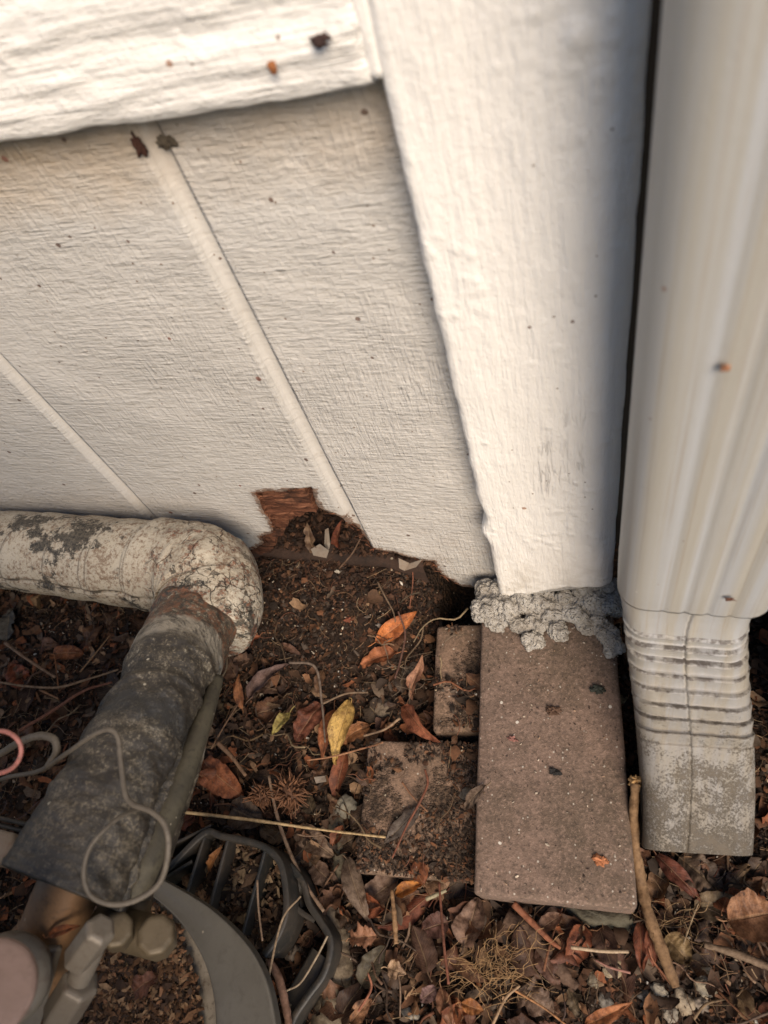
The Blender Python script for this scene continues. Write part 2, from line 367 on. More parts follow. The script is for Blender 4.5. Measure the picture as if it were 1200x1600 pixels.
def mat_mortar():
    m = Mat('crumbly_mortar', .92, .2)
    n1 = m.noise(150, 6, .75); n2 = m.noise(35, 4, .6); n3 = m.noise(500, 3, .7)
    col = m.mix(m.ramp(n2, [(.35, 0), (.68, 1)]), (.58, .55, .49), (.43, .39, .33))
    col = m.mix(m.ramp(n1, [(.50, 0), (.66, .6)]), col, (.13, .10, .07))
    col = m.mix(m.ramp(n3, [(.6, 0), (.7, .6)]), col, (.48, .45, .39))
    po = m.ramp(m.voro(420, 'SMOOTH_F1'), [(0, 0), (.35, 1)])
    return m.done(m.mix(m.math('MULTIPLY', m.ramp(m.noise(60, 4, .8), [(.55, 0), (.68, 1)]), .35), col, (.14, .11, .08)), m.bump(m.math('ADD', m.math('ADD', m.math('MULTIPLY', n1, 1.4), n3), po), .0034, 1.0))

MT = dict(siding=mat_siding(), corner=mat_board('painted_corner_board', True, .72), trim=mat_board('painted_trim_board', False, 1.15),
          spout=mat_spout(), brick=mat_brick('brown_paver', .0), brick_s=mat_brick('soiled_paver', .42, (.22, .145, .10)),
          soil=mat_soil(), chips=mat_attr('mulch_chips'), leaf=mat_leaf(), twig=mat_twig(), stone=mat_obj('stone', .85, .6, 220, .0022),
          wrap=mat_wrap(), foam=mat_foam(), rot=mat_rot(), mortar=mat_mortar(),
          dark=mat_plain('black_plastic', (.020, .020, .018), .5, .6, (.075, .058, .042)),
          inner=mat_plain('shade_black_sheathing', (.010, .008, .006), .9, .5, (.005, .004, .003)),  # near-black base colour carries the shade of the gap and hole
          pan=mat_plain('grey_enamel_pan', (.12, .11, .09), .42, .25, (.05, .04, .03)),
          panin=mat_plain('pan_floor', (.30, .26, .2), .6, .7, (.06, .035, .02), ns=260),
          fit=mat_plain('dull_brass', (.13, .10, .06), .5, .4, (.05, .035, .02), metal=.25),
          cap=mat_plain('grey_valve_metal', (.19, .165, .13), .5, .5, (.10, .07, .05), metal=.2),
          pinkcap=mat_plain('pinkish_cap', (.20, .135, .11), .5, .5, (.12, .08, .06)),
          wire=mat_plain('dusty_grey_wire', (.12, .10, .075), .6, .7, (.05, .04, .03), ns=400),
          pink=mat_plain('pink_wire', (.40, .15, .12), .5, .7, (.12, .085, .06), ns=400),
          flake=mat_plain('paint_flake', (.22, .185, .145), .7, .7, (.18, .12, .08), ns=300))

# ------------------------------------------------------------------ building helpers
def tag(o, label=None, cat=None, group=None, kind=None):
    for k, v in (('label', label), ('category', cat), ('group', group), ('kind', kind)):
        if v: o[k] = v
    return o
def empty(name, loc, label, cat, group=None):
    o = bpy.data.objects.new(name, None); C.objects.link(o); o.location = Vector(loc); o.empty_display_size = .01
    return tag(o, label, cat, group)
def make_mesh(name, V, Fc, mat, smooth=True, uv=None):
    me = bpy.data.meshes.new(name)
    V = np.asarray(V, np.float32)
    if isinstance(Fc, np.ndarray):
        k = Fc.shape[1]; n = len(Fc)
        me.vertices.add(len(V)); me.vertices.foreach_set('co', V.ravel())
        me.loops.add(n * k); me.loops.foreach_set('vertex_index', Fc.astype(np.int32).ravel())
        me.polygons.add(n); me.polygons.foreach_set('loop_start', np.arange(0, n * k, k, dtype=np.int32))
        me.update(calc_edges=True)
    else:
        me.from_pydata(V.tolist(), [], [tuple(f) for f in Fc])
    if uv is not None:
        l = me.uv_layers.new(name='UVMap'); idx = np.empty(len(me.loops), np.int32); me.loops.foreach_get('vertex_index', idx)
        l.data.foreach_set('uv', np.asarray(uv, np.float32)[idx].ravel())
    me.polygons.foreach_set('use_smooth', np.full(len(me.polygons), smooth))
    if mat is not None:
        for mm in (mat if isinstance(mat, (list, tuple)) else [mat]): me.materials.append(mm)
    me.validate(); me.update()
    return me
def obj(name, me, parent=None, col=None):
    o = bpy.data.objects.new(name, me); C.objects.link(o)
    if parent is not None:
        o.parent = parent; o.matrix_parent_inverse = Matrix.Translation(-parent.location)
    if col: o.color = (*col, 1)
    return o
def gridfaces(nu, nv, closed_v=False):
    i = np.arange(nu - 1)[:, None]; j = np.arange(nv if closed_v else nv - 1)[None, :]
    a = i * nv + j; b = i * nv + (j + 1) % nv; c = (i + 1) * nv + (j + 1) % nv; d = (i + 1) * nv + j
    return np.stack([a, b, c, d], -1).reshape(-1, 4)
def spline(P, n):
    P = [np.array(p, float) for p in P]; P = [2 * P[0] - P[1]] + P + [2 * P[-1] - P[-2]]
    seg = len(P) - 3; out = []
    for k in range(n):
        t = k / (n - 1) * seg; i = min(int(t), seg - 1); u = t - i
        a, b, c, d = P[i:i + 4]
        out.append(.5 * ((2 * b) + (-a + c) * u + (2 * a - 5 * b + 4 * c - d) * u * u + (-a + 3 * b - 3 * c + d) * u ** 3))
    return np.array(out)
def frames(ctr):
    T = np.gradient(ctr, axis=0); T /= np.linalg.norm(T, axis=1)[:, None] + 1e-12
    up = np.array([0, 0, 1.0]) if abs(T[0][2]) < .9 else np.array([0, 1.0, 0])
    N = []; n = up - T[0] * (up @ T[0]); n /= np.linalg.norm(n)
    for t in T:
        n = n - t * (n @ t); n /= np.linalg.norm(n); N.append(n)
    N = np.array(N); return T, N, np.cross(T, N)
def tube_arrays(P, r, n=24, seg=10, rfun=None, cap=True, raw=False):
    ctr = np.array(P, float) if raw else spline(P, n); n = len(ctr)
    T, N, B = frames(ctr); th = np.linspace(0, 2 * np.pi, seg, endpoint=False)
    rr = np.interp(np.linspace(0, 1, n), np.linspace(0, 1, len(r)), r) if hasattr(r, '__len__') else np.full(n, r)
    RR = np.repeat(rr[:, None], seg, 1)
    if rfun is not None: RR = rfun(np.linspace(0, 1, n)[:, None], th[None, :], RR)
    V = ctr[:, None, :] + RR[..., None] * (np.cos(th)[None, :, None] * N[:, None, :] + np.sin(th)[None, :, None] * B[:, None, :])
    V = V.reshape(-1, 3); Fc = [tuple(f) for f in gridfaces(n, seg, True)]
    if cap:
        V = np.vstack([V, ctr[0], ctr[-1]]); a = len(V) - 2
        for j in range(seg):
            Fc.append((a, (j + 1) % seg, j)); Fc.append((a + 1, (n - 1) * seg + j, (n - 1) * seg + (j + 1) % seg))
    return V, Fc
def tube(name, P, r, mat, parent=None, n=24, seg=10, rfun=None, cap=True, col=None, raw=False):
    V, Fc = tube_arrays(P, r, n, seg, rfun, cap, raw)
    m_ = len(V) - (2 if cap else 0); k_ = m_ // seg
    uv = np.stack([np.repeat(np.linspace(0, 1, k_), seg), np.tile(np.arange(seg) / seg, k_)], -1)
    if cap: uv = np.vstack([uv, [[0, 0], [1, 0]]])
    return obj(name, make_mesh(name, V, Fc, mat, True, uv), parent, col)
def lump_mesh(name, r, seed, mat, squash=(1, 1, .7), sub=3, rough=.35, freq=1.6):
    bm = bmesh.new(); bmesh.ops.create_icosphere(bm, subdivisions=sub, radius=1)
    P = np.array([v.co for v in bm.verts])
    d = 1 + rough * (fbm(P[:, 0] * freq + seed, P[:, 1] * freq + P[:, 2] * 1.3, 4, seed) + .6 * fbm(P[:, 2] * freq - seed, P[:, 0] * freq * 1.1 + P[:, 1], 3, seed + 9))
    P = P * d[:, None] * np.array(squash) * r
    Fc = np.array([[v.index for v in f.verts] for f in bm.faces]); bm.free()
    return make_mesh(name, P, Fc, mat)
def rbox_mesh(name, sx, sy, sz, mat, bev=.003, wob=.0006, n=14, seed=1):
    """worn brick: bevelled box with slightly wandering faces"""
    bm = bmesh.new(); bmesh.ops.create_cube(bm, size=1)
    for v in bm.verts: v.co = Vector((v.co.x * sx, v.co.y * sy, v.co.z * sz))
    bmesh.ops.bevel(bm, geom=list(bm.edges), offset=bev, segments=3, profile=.5, affect='EDGES')
    bmesh.ops.subdivide_edges(bm, edges=[e for e in bm.edges if e.calc_length() > .02], cuts=n, use_grid_fill=True)
    P = np.array([v.co for v in bm.verts])
    k = 60
    dx = fbm(P[:, 1] * k + seed, P[:, 2] * k, 4, seed); dy = fbm(P[:, 0] * k, P[:, 2] * k + seed, 4, seed + 5); dz = fbm(P[:, 0] * k, P[:, 1] * k, 4, seed + 8)
    for v, a, b, c in zip(bm.verts, dx, dy, dz): v.co += Vector((a, b, c)) * wob
    me = bpy.data.meshes.new(name); bm.to_mesh(me); bm.free(); me.materials.append(mat)
    for p in me.polygons: p.use_smooth = True
    return me
def rnd_col(rng, base, j=.25):
    k = 1 + rng.uniform(-j, j); return tuple(max(.005, c * k * (1 + rng.uniform(-.08, .08))) for c in base)

# ------------------------------------------------------------------ ground
WALL_Y, BOARD_Y = .257, .235
def gz(x, y):
    x = np.asarray(x, float); y = np.asarray(y, float)
    m = sstep(-.38, -.30, x) * (1 - sstep(-.18, -.13, x))
    z = .006 + .041 * sstep(.13, .25, y) * m
    z = z + .010 * sstep(-.20, -.30, x) * (1 - sstep(.05, .12, y)) * 0
    z = z - .045 * sstep(-.150, -.128, x) * (1 - sstep(-.07, -.06, x)) * sstep(.185, .215, y)
    z = z + .006 * fbm(x * 22, y * 22, 4, 3) + .0018 * fbm(x * 130, y * 130, 3, 8)
    return z
def axis(a, b, st, far):
    mid = np.arange(a, b, st); g = np.array([.02, .05, .1, .2, .5, 1, 3, 8, far])
    return np.concatenate([a - g[::-1], mid, b + g])
gx = axis(-.85, .25, .0028, 60); gy = np.concatenate([-.2 - np.array([60, 8, 3, 1, .5, .2, .1, .05, .02]), np.arange(-.2, .34, .0028), [.4, .6, 1, 3, 8, 60]])
GX, GY = np.meshgrid(gx, gy, indexing='ij')
ground = obj('ground', make_mesh('ground', np.stack([GX, GY, gz(GX, GY)], -1).reshape(-1, 3), gridfaces(len(gx), len(gy))[:, ::-1], MT['soil']))
tag(ground, kind='structure')
def pg(px, py, lift=0.0):                    # pixel -> point on the ground
    z = .01
    for _ in range(6):
        p = az(px, py, z); z = float(gz(p[0], p[1])) + lift
    return az(px, py, z)

# ------------------------------------------------------------------ siding with its rotted edge
HOLE = [(300, 935), (345, 880), (372, 872), (385, 862), (398, 857), (412, 850), (408, 838), (428, 832), (424, 815), (412, 800), (402, 775), (399, 771), (420, 767), (438, 769), (455, 764),
        (488, 761), (491, 775), (497, 794), (515, 801), (535, 810), (548, 825), (556, 829), (566, 843), (577, 856), (598, 862), (620, 864), (628, 868), (660, 876), (678, 878), (682, 889), (692, 900),
        (705, 906), (718, 915), (742, 919), (760, 916), (786, 924), (860, 938), (860, 1250), (300, 1250)]
PATCH = [(396, 768), (420, 763), (455, 760), (492, 757), (500, 800), (478, 801), (462, 806), (450, 812), (446, 824), (440, 836), (432, 842), (428, 852), (424, 862), (418, 872), (398, 885), (380, 890), (370, 880), (385, 858), (412, 848), (405, 838), (425, 832), (422, 815), (408, 800)]
def wallpoly(poly, y): return [(float(ay(a, b, y)[0]), float(ay(a, b, y)[2])) for a, b in poly]
GROOVES = [-.19 - .194 * k for k in range(0, 4)]
def siding_depth(x, z):
    d = .0006 * fbm(x * 40, z * 25, 3, 2)
    for g in GROOVES:
        t = (x - g) / .0056 + .05 * fbm(z * 25, x * 0 + g, 2, 4)
        d = d + .0046 * sstep(-1.15, -.35, t) * (1 - sstep(.86, 1.05, t))
    return d
def cut_sheet(name, x0, x1, z0, z1, st, depth, keep, polys, mat, thick, parent, edge_mat=None, jag=.0009, ywall=WALL_Y):
    xs = np.arange(x0, x1 + st, st); zs = np.arange(z0, z1 + st, st)
    GX, GZ = np.meshgrid(xs, zs, indexing='ij'); x = GX.ravel(); z = GZ.ravel()
    Fq = gridfaces(len(xs), len(zs))
    cx = x[Fq].mean(1) + jag * fbm(x[Fq].mean(1) * 200, z[Fq].mean(1) * 200, 3, 31)
    cz = z[Fq].mean(1) + jag * fbm(x[Fq].mean(1) * 200 + 9, z[Fq].mean(1) * 200, 3, 32)
    k = keep(cx, cz); Fk = Fq[k]
    E = np.concatenate([Fk[:, [0, 1]], Fk[:, [1, 2]], Fk[:, [2, 3]], Fk[:, [3, 0]]]); Es = np.sort(E, 1)
    key = Es[:, 0].astype(np.int64) * len(x) + Es[:, 1]; u, idx, cnt = np.unique(key, return_index=True, return_counts=True)
    bd = E[idx[cnt == 1]]
    # smooth the stair-stepped cut
    nb = {}
    for a, b in bd: nb.setdefault(a, []).append(b); nb.setdefault(b, []).append(a)
    rim = (np.array(list(nb.keys())))
    for _ in range(3):
        nx, nz = x.copy(), z.copy()
        for v in rim:
            q = nb[v]
            if x0 + st < x[v] < x1 - st and z0 + st < z[v] < z1 - st and len(q) == 2:
                nx[v] = .5 * x[v] + .25 * (x[q[0]] + x[q[1]]); nz[v] = .5 * z[v] + .25 * (z[q[0]] + z[q[1]])
        x, z = nx, nz
    x = x + 0; y = ywall + depth(x, z)
    V = np.stack([x, y, z], -1); n = len(V)
    bi = np.unique(bd); mp = {v: n + i for i, v in enumerate(bi)}
    Vb = V[bi].copy(); Vb[:, 1] = ywall + thick; V = np.vstack([V, Vb])
    side = np.array([[b, a, mp[a], mp[b]] for a, b in bd])
    Fa = np.vstack([Fk, side]); used = np.unique(Fa); re = np.full(len(V), -1); re[used] = np.arange(len(used))
    me = make_mesh(name, V[used], re[Fa], [mat, edge_mat or mat])
    if edge_mat is not None:
        q = np.array([p for i in range(len(hole)) for p in [np.array(hole[i]) + (np.array(hole[(i + 1) % len(hole)]) - np.array(hole[i])) * t for t in np.linspace(0, 1, 12)]])
        vv = V[used][:, [0, 2]]; e = np.zeros(len(vv)); c_ = (vv[:, 0] > -.36) & (vv[:, 0] < -.05) & (vv[:, 1] < .17); sub = vv[c_]
        dd = np.full(len(sub), 9.0)
        for p in q: dd = np.minimum(dd, (sub[:, 0] - p[0]) ** 2 + (sub[:, 1] - p[1]) ** 2)
        e[c_] = np.clip(1 - np.sqrt(dd) / .011, 0, 1)
        if len(vv) == len(me.vertices):
            at = me.attributes.new('edge', 'FLOAT', 'POINT'); at.data.foreach_set('value', e.astype(np.float32))
    mi = np.zeros(len(Fa), np.int32); mi[len(Fk):] = 1; me.polygons.foreach_set('material_index', mi)
    return obj(name, me, parent)
hole = wallpoly(HOLE, WALL_Y)
wall = empty('siding_wall', (-.4, WALL_Y, 0), 'cream painted grooved wall siding with a rotted hole along its bottom edge', 'wall')
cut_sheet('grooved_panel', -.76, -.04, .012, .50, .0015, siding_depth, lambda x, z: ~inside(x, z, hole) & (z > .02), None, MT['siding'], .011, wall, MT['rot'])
patch = wallpoly(PATCH, WALL_Y + .004)
cut_sheet('exposed_wood', -.36, -.22, .03, .16, .0012, lambda x, z: .0035 * ridged(x * 30, z * 420, 3, 5) + .002 * fbm(x * 120, z * 120, 3, 2), lambda x, z: inside(x, z, patch), None, MT['rot'], .012, wall, MT['rot'], .003, WALL_Y + .0035)
def box(name, x0, x1, y0, y1, z0, z1, mat, parent=None, bev=.0):
    bm = bmesh.new(); bmesh.ops.create_cube(bm, size=1)
    for v in bm.verts: v.co = Vector(((x0 + x1) / 2 + v.co.x * (x1 - x0), (y0 + y1) / 2 + v.co.y * (y1 - y0), (z0 + z1) / 2 + v.co.z * (z1 - z0)))
    if bev: bmesh.ops.bevel(bm, geom=list(bm.edges), offset=bev, segments=2, affect='EDGES')
    me = bpy.data.meshes.new(name); bm.to_mesh(me); bm.free(); me.materials.append(mat)
    return obj(name, me, parent)
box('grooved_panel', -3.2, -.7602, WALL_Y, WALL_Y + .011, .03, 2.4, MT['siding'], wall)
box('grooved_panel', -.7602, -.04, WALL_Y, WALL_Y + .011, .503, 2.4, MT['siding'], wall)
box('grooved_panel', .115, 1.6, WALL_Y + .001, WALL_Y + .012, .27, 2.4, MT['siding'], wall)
box('sheathing', -3.2, 1.6, WALL_Y + .062, WALL_Y + .075, -.02, 2.4, MT['inner'], wall)  # dark sheet behind the siding, its colour standing in for deep shade
# splinters and paint curls round the hole
def splinters():
    rs = random.Random(3); VV = []; FF = []; b = 0
    pts = [p for p in hole[2:-3]]
    for k in range(320):
        i = rs.randrange(len(pts) - 1); t = rs.random(); x = pts[i][0] * (1 - t) + pts[i + 1][0] * t; z = pts[i][1] * (1 - t) + pts[i + 1][1] * t
        L = rs.uniform(.002, .012); a = rs.gauss(-1.2, .7) if rs.random() < .45 else rs.choice([0, math.pi]) + rs.gauss(0, .35); w_ = rs.uniform(.0004, .0014); dy = rs.uniform(-.001, .009)
        c0 = np.array([x - math.cos(a) * L * .35, WALL_Y + dy, z - math.sin(a) * L * .35 + .0005]); c1 = c0 + np.array([math.cos(a) * L, rs.gauss(0, .0015), math.sin(a) * L]); s_ = np.array([-math.sin(a), 0, math.cos(a)]) * w_
        V = [c0 - s_, c0 + s_, c1, c0 + [0, w_ * .9, 0], c0 - [0, w_ * .5, 0]]; VV += V; FF += [(b, b + 4, b + 2), (b + 4, b + 1, b + 2), (b + 1, b + 3, b + 2), (b + 3, b, b + 2)]; b += 5
    return make_mesh('splinters', VV, FF, MT['rot'], False)
tag(obj('splinters', splinters(), wall), kind='stuff')
# rotted sill behind the hole
def sill():
    xs = np.arange(-.42, -.146, .0025); prof = [(.262, -.01), (.259, .03), (.2585, .050), (.260, .0545), (.266, .0565), (.275, .057), (.29, .057), (.318, .058)]
    P = np.array(prof); V = []
    for x in xs:
        for j, (y, z) in enumerate(P):
            V.append((x, y + .003 * float(fbm(x * 60, j * .7, 3, 1)) , z + .003 * float(fbm(x * 35, j * .9, 3, 6)) - .045 * float(sstep(-.15, -.12, x))))
    return make_mesh('sill_board', V, gridfaces(len(xs), len(P)), MT['rotdark'])
MT['rotdark'] = mat_plain('rotted_sill_wood', (.040, .021, .013), .9, .8, (.014, .009, .006), .004, 120)
obj('sill_board', sill(), wall)

# ------------------------------------------------------------------ boards
def corner_board():
    z1 = .62; zs = np.arange(.035, z1, .0016); xl, xr = -.079, .0054; th = .021; rb = .0045
    prof = [(xl, th), (xl, th * .5), (xl, rb)]
    prof += [(xl + rb - rb * math.cos(a), rb - rb * math.sin(a)) for a in np.linspace(.3, 1.57, 4)]
    prof += [(x, 0) for x in np.linspace(xl + rb + .001, xr - rb * 1.8 - .001, 48)]
    prof += [(xr - rb * 1.8 + rb * 1.8 * math.sin(a), rb * 1.8 - rb * 1.8 * math.cos(a)) for a in np.linspace(.0, 1.4, 6)]
    prof += [(xr, rb * 2.2), (xr, th)]
    P = np.array(prof); nz, npf = len(zs), len(P)
    Zb = np.interp(P[:, 0], [xl, xl + .004, xl + .012, xl + .03, xl + .05, xr], [.050, .050, .060, .070, .082, .090]) + .003 * fbm(P[:, 0] * 120, P[:, 0] * 0, 3, 4)
    X = np.repeat(P[None, :, 0], nz, 0); Yy = BOARD_Y + np.repeat(P[None, :, 1], nz, 0)
    Zt = zs[:, None]; ZZ = Zb[None, :] + (Zt - zs[0]) / (z1 - zs[0]) * (z1 - Zb[None, :])
    d = .0005 * fbm(X * 45, ZZ * 12, 4, 1) + .0004 * fbm(X * 170, ZZ * 60, 3, 3)
    bl = ay(903, 58, BOARD_Y); d = d - .0018 * np.exp(-((X - bl[0]) ** 2 + (ZZ - bl[2]) ** 2) / .0045 ** 2)
    left = 1 - sstep(xl + .001, xl + .012, X); right = sstep(xr - .006, xr - .001, X)
    jog = .0010 * fbm(ZZ * 60, ZZ * 0, 4, 9) - .003 * np.exp(-((ZZ - .155) / .008) ** 2) + .0022 * np.exp(-((ZZ - .175) / .01) ** 2)
    rr_ = .012; Yy = Yy + .5 * np.clip(X - (xr - rr_), 0, rr_) ** 2 / rr_ * .35 * (1 - right)
    X = X + left * jog + right * .0007 * fbm(ZZ * 55, ZZ * 0 + 4, 4, 19)
    Yy = Yy + d
    V = np.stack([X, Yy, ZZ], -1).reshape(-1, 3); Fc = [tuple(f) for f in gridfaces(nz, npf)[:, ::-1]]
    Fc.append(tuple(range(npf)))
    return make_mesh('corner_board', V, Fc, MT['corner'])
o = obj('corner_board', corner_board()); tag(o, 'wide cream vertical corner board, its split foot standing in crumbled mortar', 'trim board')
def trim_board():
    xs = np.arange(-.62, -.0802, .0018); th = .021; zb = .448; zt = .60
    prof = [(zb, th), (zb, th * .6), (zb, .006)] + [(zb + .005 - .005 * math.cos(a), .005 - .005 * math.sin(a)) for a in np.linspace(.3, 1.57, 4)]
    prof += [(z, 0) for z in np.linspace(zb + .006, zt, 90)]
    P = np.array(prof); X = np.repeat(xs[:, None], len(P), 1); Z = np.repeat(P[None, :, 0], len(xs), 0); Y = BOARD_Y + np.repeat(P[None, :, 1], len(xs), 0)
    low = 1 - sstep(zb, zb + .012, Z)
    Z = Z + low * (.0014 * fbm(X * 35, X * 0, 4, 3)) 
    Y = Y - .0026 * ridged(X * 5, Z * 80 + .25 * fbm(X * 8, Z * 10, 2, 3), 4, 7) * (1 - .4 * low) + .001 * fbm(X * 60, Z * 150, 3, 1)
    Y = Y + .0018 * sstep(-.086, -.0802, X) + .0015
    return make_mesh('trim_board', np.stack([X, Y, Z], -1).reshape(-1, 3), gridfaces(len(xs), len(P)), MT['trim'])
tr = empty('horizontal_trim_board', (-.4, BOARD_Y, .448), 'weathered cream horizontal trim board with deep grain, across the top of the siding', 'trim board')
obj('board_face', trim_board(), tr)
box('board_face', -3.2, -.6205, BOARD_Y, BOARD_Y + .021, .448, .60, MT['trim'], tr)
box('board_top', -.6198, -.0815, BOARD_Y + .004, BOARD_Y + .021, .596, .601, MT['trim'], tr)
tube('caulk_bead', [(-.0798, BOARD_Y + .0052, .452), (-.0797, BOARD_Y + .0048, .50), (-.0798, BOARD_Y + .005, .55), (-.0797, BOARD_Y + .005, .597)], .0042, MT['corner'], tr, 60, 16, lambda q, th, RR: RR * (1 + .18 * fbm(q * 9, np.cos(th), 3, 2)))
# little things stuck on the paint
def crumb(name, p, r, col, label, cat, seed, sq=(1, .7, .8), grp=None):
    me = lump_mesh(name, r * .9, seed, MT['stone'], sq, 4, 1.1, 2.4); o = obj(name, me, None, col); o.location = Vector(p); return tag(o, label, cat, grp)
crumb('bark_crumb', ay(498, 64, BOARD_Y - .0035), .0028, (.06, .035, .03), 'dark bark crumb caught in the grain of the horizontal trim board', 'debris', 3, (1.6, .5, .7))
crumb('bark_crumb', ay(425, 106, BOARD_Y - .003), .0018, (.40, .16, .06), 'orange crumb stuck on the horizontal trim board', 'debris', 4, (.7, .5, 1.2))
crumb('dirt_clod', ay(218, 230, WALL_Y - .002), .0030, (.07, .03, .02), 'dark red clod hanging under the trim left of the groove', 'debris', 5, (.6, .6, 1.5))
crumb('spider_nest', ay(262, 222, WALL_Y - .001), .0026, (.10, .08, .055), 'dusty clump of webbed dirt at the top of the groove under the trim', 'debris', 6, (1.5, .5, 1))
crumb('bark_crumb', ay(1133, 575, .1685), .0015, (.40, .2, .11), 'small orange brown crumb stuck on the downspout front', 'debris', 7, (.9, .7, 1))
crumb('bark_crumb', ay(1140, 936, .169), .0018, (.14, .06, .035), 'dark crumb on the downspout just above its lower rim', 'debris', 8, (1.5, .6, .7))

# ------------------------------------------------------------------ downspout
def rrect(wx, wy, r, n=6, flute=True, nf=34):
    """closed outline, counter-clockwise seen from above, front side (-y) first"""
    pts = []
    for x in np.linspace(-wx / 2 + r, wx / 2 - r, nf, endpoint=False):
        f = 0
        if flute:
            t = (x + wx / 2) / wx; f = -.0009 * max(0.0, math.cos((t - .30) * 2 * math.pi * 7.0)) ** 2 * float(sstep(.22, .34, t)) * float(1 - sstep(.86, .93, t))
        pts.append((x, -wy / 2 - f))
    for a in np.linspace(-90, 0, n, endpoint=False): pts.append((wx / 2 - r + r * math.cos(math.radians(a)), -wy / 2 + r + r * math.sin(math.radians(a))))
    for y in np.linspace(-wy / 2 + r, wy / 2 - r, 8, endpoint=False): pts.append((wx / 2, y))
    for a in np.linspace(0, 90, n, endpoint=False): pts.append((wx / 2 - r + r * math.cos(math.radians(a)), wy / 2 - r + r * math.sin(math.radians(a))))
    for x in np.linspace(wx / 2 - r, -wx / 2 + r, 12, endpoint=False): pts.append((x, wy / 2))
    for a in np.linspace(90, 180, n, endpoint=False): pts.append((-wx / 2 + r + r * math.cos(math.radians(a)), wy / 2 - r + r * math.sin(math.radians(a))))
    for y in np.linspace(wy / 2 - r, -wy / 2 + r, 8, endpoint=False): pts.append((-wx / 2, y))
    for a in np.linspace(180, 270, n, endpoint=False): pts.append((-wx / 2 + r + r * math.cos(math.radians(a)), -wy / 2 + r + r * math.sin(math.radians(a))))
    return np.array(pts)
ds = empty('downspout', (.042, .196, .0), 'pale grey rectangular downspout with a crimped dirty elbow at its foot', 'downspout')
DX, DY, DWX, DWY = .0462, .1975, .0780, .053
SPC = np.array([DX, DY])
O = rrect(DWX, DWY, .015); zs = np.concatenate([np.linspace(.192, .2, 6), np.arange(.205, .8, .01), [1.2, 2.4]])
V = []
for k, z in enumerate(zs):
    e = .0005 if k < 2 else 0
    q = O * (1 + e * 8)
    lipz = .0012 * fbm(O[:, 0] * 90, O[:, 1] * 90, 3, 2) if k == 0 else 0
    V.append(np.stack([DX + q[:, 0], DY + q[:, 1], np.full(len(q), z) + lipz], -1))
V = np.vstack(V); n = len(O); Fq = gridfaces(len(zs), n, True)
inner = V[:n].copy(); inner[:, :2] = SPC + (inner[:, :2] - SPC) * .985; inner[:, 2] += .0006; Vi = np.vstack([V, inner, inner + [0, 0, .02]]); b = len(V)
j = np.arange(n); Fl = np.stack([j, (j + 1) % n, b + (j + 1) % n, b + j], -1)[:, ::-1]; Fl2 = np.stack([b + j, b + (j + 1) % n, b + n + (j + 1) % n, b + n + j], -1)[:, ::-1]
obj('pipe', make_mesh('pipe', Vi, np.vstack([Fq, Fl, Fl2]), MT['spout']), ds)
